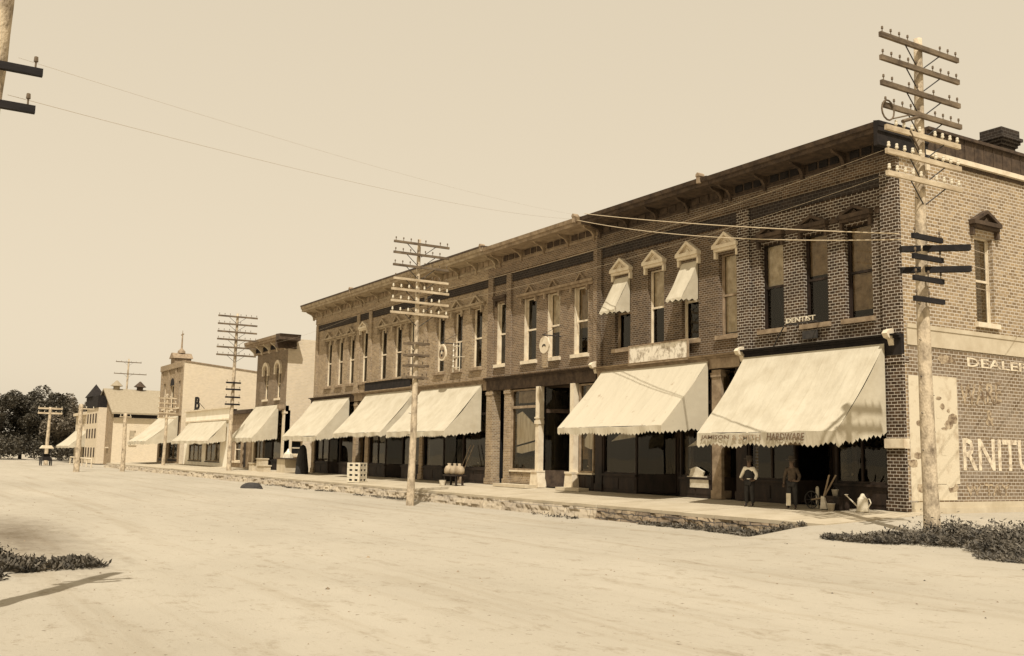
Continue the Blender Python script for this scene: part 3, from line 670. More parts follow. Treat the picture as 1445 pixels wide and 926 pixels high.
awning(E_, FAC, -45.4, -37.4, 2.95, 5.8, 2.65, val=.3, sag=.2, label='white awning directly behind the middle utility pole')
F_ = thing('brick_store', (-52, 0, 0), 'pale brick store at the far left end of the long block', 'building')
wF = [(-54.14,-52.95,ZB,ZT+.25), (-51.85,-50.65,ZB,ZT+.25), (-49.6,-48.4,ZB,ZT+.25)]
pale(F_, -56.3, -47.8, wF, [(-56.3,-55.85)], None, (-57.0,-46.52), 'brick_tan', None, (-54.7,-47.95))
finial(F_, FAC, -46.6, 13.46, 'trim_tan')
beam(F_, -56.8, -47.8, 'trim_dark', 5.4, 5.95)
pier(F_, -56.3, -55.7, 'brick_tan'); display_window(F_, FAC, -55.7, -52.8, mull=2); entrance(F_, FAC, -52.8, -50.6); display_window(F_, FAC, -50.6, -47.85)
awning(F_, FAC, -56.0, -48.5, 2.8, 5.75, 2.7, val=.36, sag=.14, label='white awning at the left end of the long block')

# ------------------------------------------------------------------ signs
s = thing('sign', (-12.7, -.25, 5.9), 'white sign board with peeling illegible lettering above the stained awning', 'sign')
m = MB(FAC); m.box(-14.74, -10.72, .28, .33, 5.93, 6.72); m.build('board', 'sign_peel', s)
m = MB(FAC); 
for a in ((-14.8,-14.74), (-10.72,-10.66)): m.box(a[0], a[1], .27, .36, 5.87, 6.78)
m.box(-14.74, -10.72, .27, .36, 6.72, 6.78); m.box(-14.74, -10.72, .27, .36, 5.87, 5.93); m.build('frame', 'trim_tan', s)
m = MB(FAC)
for u in (-14, -12.7, -11.4): m.box(u-.02, u+.02, .14, .27, 5.95, 6.0); m.box(u-.02, u+.02, .14, .27, 6.6, 6.65)
m.build('bracket', 'iron', s)
s = thing('sign', (-4.15, -.4, 6.7), 'small projecting white DENTIST letters at the middle corner-store window', 'sign')
text('lettering', 'DENTIST', .19, (-4.87, -.5, 6.82), ((1,0,0), (0,0,1)), 'insul', s, ext=.02, width=1.42)
m = MB(FAC); m.box(-4.9, -3.42, .44, .5, 6.76, 6.81); m.box(-4.75, -4.7, .0, .44, 6.77, 6.8); m.box(-3.6, -3.55, .0, .44, 6.77, 6.8); m.box(-4.4, -3.7, .1, .16, 6.2, 6.5)
m.build('bracket', 'iron', s)
m = MB(); m.tube((-5.9,-.2,5.95), (-5.0,-.5,6.72), .025); m.build('stay', 'iron', s)
s = thing('sign', (-41.5, -.3, 6.0), 'long dark sign board over the awning behind the middle pole', 'sign')
m = MB(FAC); m.box(-45.4, -38.0, .3, .36, 6.02, 6.62); m.build('board', 'black_trim', s)
m = MB(FAC); m.box(-45.5, -37.9, .29, .42, 6.62, 6.7); m.box(-45.5, -37.9, .29, .4, 5.975, 6.02)
for u in (-44.8, -41.6, -38.6): m.box(u-.03, u+.03, .13, .3, 6.2, 6.3)
m.build('frame', 'trim_tan', s)
def disc_sign(u, z, r, lab, style):
    s = thing('hanging_sign', (u, -1.0, z-r), lab, 'sign')
    n = 28; m = MB(FAC)
    def rr_(t): return r*(1+.09*abs(math.cos(4*t))) if style else r*(1.04-.12*abs(math.sin(1.5*(t-math.pi/2))))
    def ring(k, d0, d1, mm):
        mm.prism([(u+rr_(t)*k*math.cos(t), z+rr_(t)*k*math.sin(t)) for t in [2*math.pi*i/n for i in range(n)]], 1, d0, d1)
    ring(1, .96, 1.04, m); m.build('disc', 'cream', s)
    if not style:
        m = MB(FAC); ring(.78, .95, 1.048, m); m.build('inner_disc', 'trim_tan', s)
        m = MB(FAC)
        for a, b in ((-.3, .22), (.3, .22), (0, -.3)):
            m.prism([(u+(a*r+.2*r*math.cos(t)), z+(b*r+.15*r*math.sin(t))) for t in [math.pi*i/5 for i in range(10)]], 1, .94, 1.056)
        m.build('emblem', 'black_trim', s)
        m = MB(FAC); m.prism([(u+.22*r*math.cos(t), z+.05*r+.2*r*math.sin(t)) for t in [math.pi*i/5 for i in range(10)]], 1, .93, 1.06); m.build('emblem', 'insul', s)
    else:
        m = MB(FAC); m.prism([(u-.42*r, z-.22*r), (u-.3*r, z+.02*r), (u, z+.12*r), (u+.3*r, z+.02*r), (u+.42*r, z-.22*r), (u, z-.06*r)], 1, .94, 1.056); m.build('emblem', 'black_trim', s)
        m = MB(FAC); m.box(u-.2, u+.3, .97, 1.03, z-r-.75, z-r+.02); m.build('hanging_board', 'brick_tan', s)
    m = MB(); m.tube((u, .0, z+r+.1), (u, -1.15, z+r+.1), .03); m.tube((u, -1.0, z+r+.1), (u, -1.0, z+r*.9), .02); m.tube((u, 0, z+r+.7), (u, -1.1, z+r+.12), .012); m.build('bracket', 'iron', s)
disc_sign(-32.2, 7.75, .52, 'round pale emblem sign with dark trefoil, left of the stair window', 0)
disc_sign(-20.9, 7.3, .42, 'scalloped white hanging sign with dark arc, over the open storefront', 1)
s = thing('hanging_sign', (-4.8, -.6, 2.6), 'plain brown board hanging under the hardware awning', 'sign')
m = MB(FAC); m.box(-5.25, -3.85, .8, .84, 2.2, 2.62); m.build('board', 'trim_tan', s)
m = MB(); 
for u in (-5.1, -4.0): m.tube((u, -.82, 2.62), (u, -.82, 4.3), .012)
m.build('hanger', 'iron', s)
s = thing('wall_rack', (-31, -.4, 6.8), 'white wire rack fixed beside the pale store window above the round sign', 'rack')
m = MB()
for zz in (6.85, 7.5, 8.15): m.tube((-32.0,-.35,zz), (-31.2,-.35,zz), .03)
for u in (-32.0, -31.2): m.tube((u,-.35,6.6), (u,-.35,8.4), .03); m.tube((u,0,7.5), (u,-.35,7.5), .02)
m.build('frame', 'insul', s)
m = MB()
for zz in (6.9, 7.2, 7.55, 7.85, 8.2): m.lathe((-32.0,-.35,zz), [(.05,0), (.06,.05), (.03,.12)], 6)
m.build('insulator', 'insul', s)

# ------------------------------------------------------------------ utility poles
pin_w = MB().lathe((0,0,0), [(.015,0), (.015,.05), (.045,.06), (.05,.1), (.034,.125), (.043,.155), (.032,.195), (.01,.2)], 8)
pin_d = MB().lathe((0,0,0), [(.015,0), (.015,.09), (.035,.1), (.03,.17), (.01,.18)], 6)
def proto_mesh(mb, mat):
    o = mb.build('insulator', mat); me = o.data; bpy.data.objects.remove(o); return me
PW = proto_mesh(pin_w, 'insul'); PD = proto_mesh(pin_d, 'arm')
def pole(x, y, z0, top, r0, r1, arms, label, group='utility poles along the street', name='utility_pole', steps=True, lean=(0,0), seed=1, th=.055):
    """arms: (z, y0, y1, material, pins, white?, x offset)"""
    t = thing(name, (x, y, z0), label, 'utility pole', group)
    m = MB(); n = 14; k = 22; rr = random.Random(seed); vs = []; ph = rr.random()*9
    for j in range(k+1):
        s = j/k; zz = z0-.3+(top-z0+.3)*s; r = r0+(r1-r0)*s; r *= 1+.35*math.exp(-s*k*.8)*.4
        cx = x+lean[0]*s+.04*math.sin(s*5+ph); cy = y+lean[1]*s+.04*math.cos(s*4+ph)
        for i in range(n):
            a = 2*math.pi*i/n; q = r*(1+.12*noise.noise(Vector((math.cos(a)*1.5, math.sin(a)*1.5, zz*1.7+seed))))
            vs.append((cx+q*math.cos(a), cy+q*math.sin(a), zz))
    fs = [(j*n+i, j*n+(i+1) % n, (j+1)*n+(i+1) % n, (j+1)*n+i) for j in range(k) for i in range(n)]+[tuple(range(k*n, k*n+n))]
    m.add(vs, fs); m.build('shaft', 'pole', t, smooth=True)
    for (z, a, b, mat, pins, white, dx) in arms:
        s = (z-z0)/(top-z0); cx = x+lean[0]*s+dx
        h = MB(); tl = (z if isinstance(z, (int, float)) else z)
        h.box(cx-.045, cx+.045, y+lean[1]*s+a, y+lean[1]*s+b, z-th, z+th)
        arm = h.build('crossarm', mat, t)
        L = b-a
        for i in range(pins):
            yy = a+.1+(L-.2)*i/max(1, pins-1)
            if pins > 1 and abs(yy) < r1+.05: continue
            if rr.random() < .1: continue
            o = bpy.data.objects.new('insulator', PW if white else PD); COL.objects.link(o); o.parent = arm
            o.location = (cx-x, yy+lean[1]*s, z+th-z0)
        if L > 2.4:
            br = MB()
            for sg in (-1, 1): br.tube((cx, y+sg*.75+lean[1]*s, z-th), (cx-dx*.6, y+lean[1]*s+sg*.04, z-.6), .018, .018, 5)
            br.build('brace', 'iron', arm)
    if steps:
        zz = z0+2.3; i = 0
        while zz < top-4:
            s = (zz-z0)/(top-z0); r = r0+(r1-r0)*s; sg = 1 if i % 2 else -1; m = MB()
            m.tube((x+lean[0]*s, y+sg*r*.8+lean[1]*s, zz), (x+lean[0]*s, y+sg*(r+.1)+lean[1]*s, zz+.02), .012, .012, 5); zz += .5; i += 1
            m.build('step', 'iron', t)
    return t
KA = .919; AX, AY = 4.75, -5.33
AZ = lambda z: 1.6+(z-1.6)*KA
arms = [(AZ(z), -1.82, 1.61, 'arm', 10, False, .2) for z in (14.32, 13.6, 12.82)]+[(AZ(12.13), -1.79, 1.61, 'arm', 10, False, .22)]
arms += [(AZ(z), -1.75, 1.47, 'arm_pale', 10, True, .25) for z in (11.45, 10.73, 10.06)]
for z in (8.31, 7.7, 7.05, 6.43): arms.append((AZ(z), -.81, .46, 'arm_black', 3, False, .28))
tA = pole(AX, AY, -.35, AZ(14.7), .215, .115, arms, 'tallest nearest utility pole in front of the painted side wall', seed=3, th=.07)
for z in (8.05, 7.4):                                   # short arms set the other way
    m = MB(); z = AZ(z); m.prism([(AX-.45,AY-.42), (AX-.3,AY-.5), (AX+.95,AY+.78), (AX+.8,AY+.88)], 2, z-.08, z+.08); m.build('crossarm', 'arm_black', tA)
m = MB(); cy, cz, cx = AY-1.7, AZ(11.95), AX+.3
for i in range(14):                                     # coil of spare wire on the fourth arm
    a = i/14*6.283; b = (i+1)/14*6.283
    m.tube((cx, cy+.25*math.cos(a), cz+.28*math.sin(a)), (cx, cy+.25*math.cos(b), cz+.28*math.sin(b)), .025, .025, 5)
m.build('wire_coil', 'arm', tA)
m = MB(); m.tube((cx,cy+.2,cz-.2), (cx-.1,AY-.2,cz+.25), .02); m.tube((cx,cy+.9,cz-.4), (cx-.1,AY-.2,cz-.95), .03); m.tube((cx,cy+.6,cz-.2), (cx-.1,AY-.2,cz+.15), .05)
m.build('brace', 'arm', tA)
arms = [(z, -1.45, 1.5, 'arm', 8, False, .16) for z in (11.62, 11.1, 10.5)]+[(9.85, -1.4, 1.5, 'arm_pale', 8, False, .18)]+[(z, -1.5, 1.55, 'arm_pale', 8, True, .2) for z in (9.33, 8.77, 8.22)]
for z in (6.82, 6.26, 5.76, 5.2): arms += [(z, -.55, .6, 'arm', 3, False, .22), (z, -.55, .6, 'arm', 3, False, -.22)]
pole(-20.93, -8.4, -.8, 11.9, .185, .08, arms, 'utility pole standing at the stone curb in the middle of the picture', seed=5, lean=(0,.15))
arms = [(z, -1.75, 1.85, 'arm', 8, False, .2) for z in (13.68, 12.97, 12.27, 11.57, 10.86, 10.16)]
for z in (7.68, 7.08, 6.38, 5.74): arms.append((z, -.75, .6, 'arm_black', 3, False, .22))
pole(-68.7, -3.1, -.4, 14.0, .21, .11, arms, 'tall utility pole beside the two-storey store with the fancy cornice', seed=8, steps=False, th=.075)
arms = [(z, -1.0, 1.0, 'arm_pale', 4, True, .18) for z in (7.3, 6.75, 6.2, 5.65, 5.1)]
pole(-94.8, -2.9, -.6, 7.8, .2, .13, arms, 'short pole with stacked pale arms before the tall corner building', seed=9, steps=False)
pole(-92.3, -7.7, -.8, 5.4, .24, .18, [(5.0, -.6, .6, 'arm_pale', 2, True, 0)], 'plain pale post in the street before the gabled hall', seed=10, steps=False)
pole(-89.8, -12.6, -.8, 6.1, .3, .2, [(5.6, -.25, 1.3, 'arm_pale', 3, True, .1)], 'thick pale post left of the gabled hall', seed=12, steps=False)
pole(-130, -10.5, -.8, 7.1, .26, .18, [(6.9, -1.5, 1.6, 'arm_pale', 5, True, .1), (6.25, -1.5, 1.6, 'arm_pale', 5, True, .1)], 'far utility pole with two arms in front of the trees', seed=13, steps=False, th=.12)
pole(-168, 6.6, -.8, 17.6, .22, .14, [(17, -2.2, 2.2, 'arm', 6, False, .1), (14.9, -2.4, 3.2, 'arm', 6, False, .1)], 'thin far pole rising behind the gabled hall roof', seed=14, steps=False, th=.07)
tD = pole(6.45, -28.95, -.8, 8.4, .2, .17, [(7.02, -.5, .68, 'arm_black', 2, False, .2), (6.45, -.5, .64, 'arm_black', 2, False, .2)], 'cropped pole with dark short arms at the left edge', seed=15, lean=(.0,.35), steps=False)

# ------------------------------------------------------------------ wires
def wire(p, q, sag, r, mat, label):
    m = MB(); n = 18; P = Vector(p); Q = Vector(q); pts = []
    for i in range(n+1):
        t = i/n; a = P.lerp(Q, t); a.z -= sag*4*t*(1-t); pts.append(tuple(a))
    m.path(pts, r, 5); return tag(m.build('overhead_wire', mat), label, 'wire', 'wires strung over the street')
wire((-18.0,-1.2,13.3), (AX-.3,AY-.4,AZ(8.35)), .35, .016, 'wire', 'lower bright wire from the roof corner to the nearest pole')
wire((-17.2,-1.2,13.45), (AX-.3,AY-.6,AZ(8.5)), .12, .018, 'wire', 'upper bright wire from the roof edge down to the nearest pole')
wire((6.6,-28.3,7.2), (-17.8,-1.2,13.5), .25, .0022, 'wire_dark', 'upper thin wire leaving the cropped pole at left')
wire((6.6,-28.4,6.62), (-17.9,-1.2,13.3), .35, .0035, 'wire_dark', 'lower thin wire leaving the cropped pole at left')
for i, z in enumerate((8.35, 7.8, 7.1)):
    wire((AX+.3,AY+.5,AZ(z)), (.1,9.5+i,z+.9), .1, .009, 'wire_dark', ['highest','middle','lowest'][i]+' dark service wire crossing the sunlit side wall')

for k, (zz, yo, z2, nm) in enumerate(((10.73,-1.6,8.77,'upper'), (10.06,-1.3,8.22,'lower'))):
    wire((AX,AY+yo*.9,AZ(zz)+.15), (-20.75,-8.3+yo*.8,z2+.1), .45, .0035, 'wire', nm+' thin line wire between the nearest pole and the middle pole')
    wire((-20.75,-8.3+yo*.8,z2+.1), (-68.5,-3.1+yo,z2+2), .8, .004, 'wire_dark', nm+' thin line wire between the middle pole and the tall pole farther left')

# ------------------------------------------------------------------ middle-distance buildings
G = thing('corner_store', (-67, 0, 0), 'narrow two-storey brick store with ornate overhanging cornice and two arched windows', 'building')
x0, x1 = -71.9, -63.3
m = MB(FAC); wg = [(-69.55,-68.4,6.3,9.0), (-66.15,-65.0,6.3,9.0)]; wall_holes(m, x0, x1, 5.2, 11.2, wg, 0, .3); m.build('upper_wall', 'brick_far', G)
for a in wg:
    window(G, FAC, *a, 'cream')
    n = 8; c = (a[0]+a[1])/2; mm = MB(FAC)
    out = [(c+.85*math.cos(t), 9.0+.75*math.sin(t)) for t in [math.pi*i/n for i in range(n+1)]]; inn = [(c+.6*math.cos(t), 9.0+.45*math.sin(t)) for t in [math.pi*i/n for i in range(n, -1, -1)]]
    for i in range(n): mm.prism([out[i], out[i+1], inn[n-i-1], inn[n-i]], 1, 0, .2)
    mm.box(c-.85, c-.6, 0, .18, 8.5, 9.0); mm.box(c+.6, c+.85, 0, .18, 8.5, 9.0); mm.build('window_hood', 'cream', G)
cornice(G, FAC, x0-.6, x1, 'trim_tan', 'cream', z=10.6, top=11.75, over=1.2, step=2.2, panel='black_trim')
m = MB(); m.prism([(0,10.6), (.2,10.6), (.15,11.2), (1.1,11.25), (1.1,11.5), (1.2,11.75), (0,11.8)], 1, -1.19, .7)
m2 = MB(); m2.box(x1, x1+.9, -1.0, .68, 10.55, 11.2)
m.v = [(v[0]+x1, v[1], v[2]) for v in m.v]; m.build('cornice', 'trim_dark', G)
m = MB(SID); wall_holes(m, .0, 20, -.3, 11.5, [(.7, 1.7, 1.35, 2.55)], x1, .25); 
m.build('side_wall', 'brick_pale', G)
o = window(G, lambda u, d, z: (x1+d, u, z), .7, 1.7, 1.35, 2.55, 'cream', label='small low window in the pale side wall')
shell(G, x0, x1, 20, 11.4, 'brick_pale', right=False, slope=.2)
m = MB(FAC); m.box(x0, x1, -.3, .12, 5.2, 5.6); m.box(x1-.5, x1+.02, .1, .6, 5.3, 5.7); m.build('storefront_cornice', 'trim_tan', G)
pier(G, x1-.5, x1, 'brick_pale', 5.2); pier(G, x0, x0+.4, 'brick_pale', 5.2)
display_window(G, FAC, x0+.4, -69, z0=.6, z2=5.2, mull=2, frame='trim_tan'); entrance(G, FAC, -69, -66.6, z2=5.2); display_window(G, FAC, -66.6, x1-.5, z2=5.2)
awning(G, FAC, -71.3, -64.6, 2.75, 5.7, 2.5, val=.4, sag=.2, flap=True, label='white awning on the narrow two-storey store')

Hh = thing('clapboard_shop', (-75.4, 0, 0), 'small brown clapboard shop squeezed beside the narrow two-storey store', 'building')
m = MB(FAC); wall_holes(m, -79, -72, 0, 5.2, [(-78.4,-75.9,.6,2.9), (-75.2,-74.1,.05,2.7)], 0, .2)
for i in range(14): m.box(-78.9, -72.1, .0, .02, 3.0+i*.15, 3.1+i*.15)
m.build('front_wall', 'trim_tan', Hh)
m = MB(FAC); m.box(-79.1, -71.95, -.1, .35, 5.2, 5.55); m.build('cornice', 'trim_dark', Hh)
window(Hh, FAC, -78.4, -75.9, .6, 2.9, 'cream'); 
m = MB(FAC); m.box(-75.18, -74.12, -.15, -.1, .05, 2.7); m.build('door', 'wood_dark', Hh)
shell(Hh, -79, -72, 12, 5.2, 'trim_tan', floor_z=4.6)
m = MB(); m.box(-75.6, -73.2, 1.6, 2.4, 5.1, 6.7); 
for zz in (6.0, 6.4): m.box(-75.62, -73.18, 1.55, 2.42, zz, zz+.12)
m.build('roof_vent', 'trim_dark', Hh)

H = thing('false_front_store', (-88, 0, 0), 'low white false-front store with wide awning and broad show windows', 'building')
m = MB(FAC); wall_holes(m, -97.8, -79.1, -.3, 6.0, [(-95.6,-90,.2,3.4), (-88.5,-83,.2,3.4)], 0, .25); m.build('front_wall', 'white', H)
m = MB(FAC); m.box(-97.9, -79, -.1, .2, 5.9, 6.05); m.box(-97.8, -79.1, 0, .12, 4.7, 4.85); m.build('cornice', 'cream', H)
for a, b in ((-95.6,-90), (-88.5,-83)): display_window(H, FAC, a, b, z0=.45, z1=2.5, z2=3.4, mull=3, frame='trim_pale', d=-.1, zb=.2, bulk='white')
awning(H, FAC, -95.5, -80.5, 2.55, 4.6, 2.0, val=.35, sag=.1, label='wide low white awning on the false-front store')
shell(H, -97.8, -79.1, 14, 5.8, 'lime', floor_z=5)
s = thing('roof_sign', (-93.2, .1, 6.0), 'small dark scrolled letter B sign on top of the false front', 'sign')
text('lettering', 'B', 1.45, (-94.2, .05, 6.1), ((1,0,0), (0,0,1)), 'black_trim', s, ext=.06, width=1.9)
m = MB(); m.box(-94.5, -91.9, .0, .12, 6.02, 6.12); m.tube((-94.3,.1,6.0), (-94.3,1.2,6.0), .03); m.tube((-94.3,.1,7.4), (-94.3,1.5,5.9), .03); m.build('frame', 'black_trim', s)

I_ = thing('tall_building', (-105, 0, 0), 'tall pale building with arched centre window, long white side wall and small rooftop belfry', 'building')
m = MB(FAC); wI = [(-109.9,-108.7,6.6,9.8), (-106.3,-104.4,6.4,9.4), (-102.2,-101,6.6,9.8)]
wall_holes(m, -111.4, -100, -.3, 12, wI+[(-110.5,-106.5,.2,3.5), (-105.5,-101,.2,3.5)], 0, .3)
m.box(-111.4,-100,.0,.25,5.6,5.9); m.box(-111.4,-100,0,.2,11.4,12.1); m.box(-111.2,-110.6,.0,.12,5.9,11.4); m.box(-100.8,-100.0,.0,.12,5.9,11.4); m.box(-107.6,-106.9,0,.12,5.9,11.4); m.box(-103.8,-103.1,0,.12,5.9,11.4)
m.build('front_wall', 'brick_tan', I_)
for a in wI: window(I_, FAC, *a, 'cream')
n = 10; c = -105.35; mm = MB(FAC); mm.prism([(c+.95*math.cos(math.pi*i/n), 9.41+.9*math.sin(math.pi*i/n)) for i in range(n+1)], 1, 0, .05); mm.build('arch_window', 'black_trim', I_)
for a, b in ((-110.5,-106.5), (-105.5,-101)): display_window(I_, FAC, a, b, z0=.5, z1=2.6, z2=3.5, mull=2, frame='trim_tan', zb=.2)
m = MB(); m.prism([(0.01,-.3), (11,-.3), (11,11.0), (0.01,12.0)], 0, -100.3, -99.99); m.build('side_wall', 'brick_pale', I_)
m = MB(); m.prism([(0.01,12.003), (11,11.003), (11,11.15), (0.01,12.15)], 0, -100.3, -99.9); m.build('coping', 'trim_tan', I_)
shell(I_, -111.4, -100.02, 11, 11.9, 'brick_pale', slope=1, right=False)
awning(I_, FAC, -110.5, -100.6, 2.5, 5.6, 3.8, val=.4, sag=.2, label='deep white awning on the tall building')
m = MB(); m.box(-108.2,-106.2,.3,2.3,12.0,12.9); m.prism([(-108.4,12.9), (-106.0,12.9), (-107.0,13.6), (-107.4,13.6)], 1, .1, 2.5); m.lathe((-107.2,1.3,13.6), [(.5,0), (.45,.3), (.12,.6), (.08,2.2), (.02,2.9)], 8)
m.box(-107.9,-106.5,1.28,1.32,15.9,16.05); m.build('belfry', 'trim_tan', I_)

J = thing('gabled_hall', (-150, 0, 0), 'long hall with bleached shingle roof and dark pointed corner turret', 'building')
m = MB(SID); wall_holes(m, 0, 14, -.9, 6.3, [(2.5,3.4,2.2,4.4), (7.5,8.7,2.4,4.6)], -142, .2); m.build('side_wall', 'brick_pale', J)
m = MB(SID); m.box(.0, 14, -142, -141.93, 6.32, 7.3); m.build('painted_eave_shadow', 'black_trim', J)  # black strip adds the eave's shade to the wall as colour
for a, b in ((2.5,3.4), (7.5,8.7)): window(J, lambda u, d, z: (-142+d, u, z), a, b, 2.3, 4.5, 'cream')
m = MB(); m.prism([(-158.5,7.1), (-150,10.9), (-141.2,6.85), (-141.2,7.1), (-150,11.15), (-158.5,7.4)], 1, -.4, 14.5); m.build('roof', 'roof_far', J)
m = MB(FAC); m.prism([(-158,-.9), (-142.01,-.9), (-142.01,7.0), (-150,10.85), (-158,7.0)], 1, -.3, 0.0)
m.build('front_wall', 'brick_tan', J)
for a in (-156.5,-153.5,-149.5,-146): window(J, lambda u, d, z: (u, -.12-d, z), a, a+1.3, 1.8, 5.4, 'trim_tan')
m = MB(); m.prism([(-159,0), (-148,0), (-148,-1.2), (-159,-1.2)], 2, -.8, 8.0); m.build('turret_base', 'brick_pale', J)
for zz in (.2, 3.2, 5.6):
    for xx in (-158,-155.5,-153,-150.5):
        m = MB(); m.box(xx, xx+1.1, -1.24, -1.195, zz, zz+1.5); m.build('opening', 'trim_dark', J)
m = MB(); m.prism([(-159,-1.4), (-148,-1.4), (-148,.3), (-159,.3)], 2, 8.0, 9.9)
m.add([(-159.6,-1.6,9.9), (-152.6,-1.6,9.9), (-152.6,.5,9.9), (-159.6,.5,9.9), (-156.2,-.5,12.1)], [(0,1,4),(1,2,4),(2,3,4),(3,0,4),(0,3,2,1)])
m.build('turret', 'black_trim', J)
for yy in (1.6, 5.2):
    m = MB(); m.lathe((-150, yy, 10.9), [(.5,0), (.5,.6), (1.0,.7), (.1,1.6)], 8); m.build('roof_ventilator', 'trim_dark' if yy > 3 else 'roof_far', J)

K = thing('distant_store', (-170, 0, 0), 'far pale store with awning at the left end of the street', 'building')
m = MB(FAC); wall_holes(m, -178, -162, -.9, 7.5, [(-176,-170,.0,3), (-168,-163,.0,3), (-175,-173.5,4.6,6.6), (-170,-168.5,4.6,6.6), (-165.5,-164,4.6,6.6)], 0, .3); m.box(-178.2,-161.8,0,.5,7.3,7.8); m.build('front_wall', 'brick_pale', K)
for a in (-175, -170, -165.5): window(K, FAC, a, a+1.5, 4.6, 6.6, 'cream')
for a, b in ((-176,-170), (-168,-163)): display_window(K, FAC, a, b, z0=.4, z1=2.2, z2=3, mull=2, frame='trim_tan', zb=0)
awning(K, FAC, -177, -162.5, 1.9, 4.6, 3.2, val=.4, sag=.2, label='white awning on the far store')
shell(K, -178, -162, 10, 7.2, 'brick_pale', floor_z=4)
m = MB(); m.box(-162.01,-161.99,0.01,10,-.9,7.4); m.build('side_wall', 'brick_pale', K)

# ------------------------------------------------------------------ trees and plants
def leaves(mb, centre, rad3, n, size, rr, shellness=.5):
    cx, cy, cz = centre
    for i in range(n):
        while True:
            p = Vector((rr.uniform(-1,1), rr.uniform(-1,1), rr.uniform(-1,1)))
            l = p.length
            if .02 < l < 1: break
        p = p/l*(l**shellness)
        c = Vector((cx+p.x*rad3[0], cy+p.y*rad3[1], cz+p.z*rad3[2]))
        a = Vector((rr.uniform(-1,1), rr.uniform(-1,1), rr.uniform(-.6,.6))).normalized(); b = a.orthogonal().normalized()
        b = (b+a.cross(b)*rr.uniform(-1,1)).normalized(); s = size*rr.uniform(.5,1.3)
        mb.add([tuple(c-a*s), tuple(c+b*s*.45), tuple(c+a*s), tuple(c-b*s*.45)], [(0,1,2,3)])
def tree(x, y, h, r, label, mat, seed, n=9000):
    rr = random.Random(seed); t = thing('tree', (x, y, -.8), label, 'tree', 'trees at the far end of the street')
    m = MB(); m.tube((x,y,-1), (x+.2,y,h*.35), .35, .25, 8)
    c = MB()
    for i in range(14):
        a = i*2.4+rr.random(); q = r*rr.uniform(.15,.85); zz = h*(.22+.62*((i*5)%14)/13)
        e = (x+q*math.cos(a), y+q*math.sin(a), zz)
        m.tube((x+.1,y,h*rr.uniform(.2,.35)), e, .13, .04, 6)
        leaves(c, e, (r*rr.uniform(.3,.5), r*rr.uniform(.3,.5), h*rr.uniform(.1,.2)), n//14, .3, rr)
    m.build('trunk', 'bark', t); c.build('crown', mat, t, fix=False)
spec = [(-196,-11.5,12.8,5,'leaf','leftmost dark leafy tree at the picture edge'), (-200,-6.6,13.6,5,'leaf','dark leafy tree just left of the two-armed far pole'),
        (-192,-3,12.4,4.6,'leaf','dark leafy tree directly behind the two-armed far pole'), (-205,1.2,12.4,5,'leaf_pale','pale round-topped tree right of the two-armed far pole'),
        (-190,-.5,8.6,4,'leaf_pale','lower pale bushy tree beside the far store awning'), (-215,5.5,12.6,4.5,'leaf_pale','pale tree rising behind the far store'), (-206,-15.5,13,5,'leaf','dark tree beyond the leftmost one')]
for i, (x, y, h, r, mt, lb) in enumerate(spec): tree(x, y, h, r, lb, mt, 30+i)
# low brush closing the street behind the trees
m = MB(); rr = random.Random(5)
for i in range(90): leaves(m, (-188+rr.uniform(-8,4), -20+i*.32, .6+1.8*rr.random()), (2,1.4,1.6), 130, .3, rr)
tag(m.build('brush', 'leaf', None, fix=False), 'dark low brush massed under the far trees', 'brush', kind='stuff')

def weeds(name, pts, mat, label, cat, kind='stuff', seed=3, size=.042):
    rr = random.Random(seed); m = MB()
    for (x, y, r, h, n) in pts:
        z = gz(x, y) if (x > -1.2 or y < -5.3) else -.8
        for i in range(n):
            a = rr.uniform(0, 6.283); q = r*math.sqrt(rr.random()); px, py = x+q*math.cos(a), y+q*math.sin(a); hh = h*rr.uniform(.3,1)*(1-.4*(q/r))
            lean = Vector((rr.uniform(-.5,.5), rr.uniform(-.5,.5), 1)).normalized()
            c = Vector((px, py, z))+lean*hh*rr.random()
            d = Vector((rr.uniform(-1,1), rr.uniform(-1,1), rr.uniform(-.2,.9))).normalized(); b = d.orthogonal().normalized()
            s = size*rr.uniform(.6,1.7)
            m.add([tuple(c), tuple(c+d*s+b*s*.35), tuple(c+d*s*2), tuple(c+d*s-b*s*.35)], [(0,1,2,3)])
            if i % 6 == 0: m.add([(px-.006,py,z-.02), (px+.006,py,z-.02), tuple(Vector((px,py,z))+lean*hh)], [(0,1,2)])
    return tag(m.build(name, mat, None, fix=False), label, cat, kind=kind)
rr = random.Random(21); P = []
for i in range(170):
    t = rr.random()**.8; x = 2.6+t*6.8; y = -7.0+.25*math.sin(x*1.3)+rr.uniform(0,1.5)*min(1,t*2.5)+.12*t
    P.append((x, y, .2+.15*t, .12+.36*min(1,t*1.6)*rr.uniform(.5,1.5), 130))
for i in range(60): P.append((rr.uniform(5.2,10), rr.uniform(-6.2,-4.4), rr.uniform(.2,.4), rr.uniform(.3,.85), 130))
for i in range(34): P.append((rr.uniform(4.4,10), rr.uniform(-6.6,-4.8), .1, rr.uniform(.55,1.05), 42))
P.append((5.0,-4.8,.25,.9,90)); P.append((6.2,-5.0,.3,.85,90))
weeds('weeds', P, 'weed', 'dark leafy weeds growing round the foot of the nearest pole', 'weeds')
P = [(rr.uniform(7.6,10.5), rr.uniform(-7.9,-7.3), .35, .13, 260) for i in range(22)]
weeds('grass', P, 'weed', 'short dark grass strip at the lower right picture edge', 'grass', size=.035)
P = []
for i in range(80):
    x = rr.triangular(-8, .9, -.6); P.append((x, -5.75+rr.uniform(-.2,.15), rr.uniform(.08,.25), rr.uniform(.08,.4)*(1 if x > -5 else .5), 70))
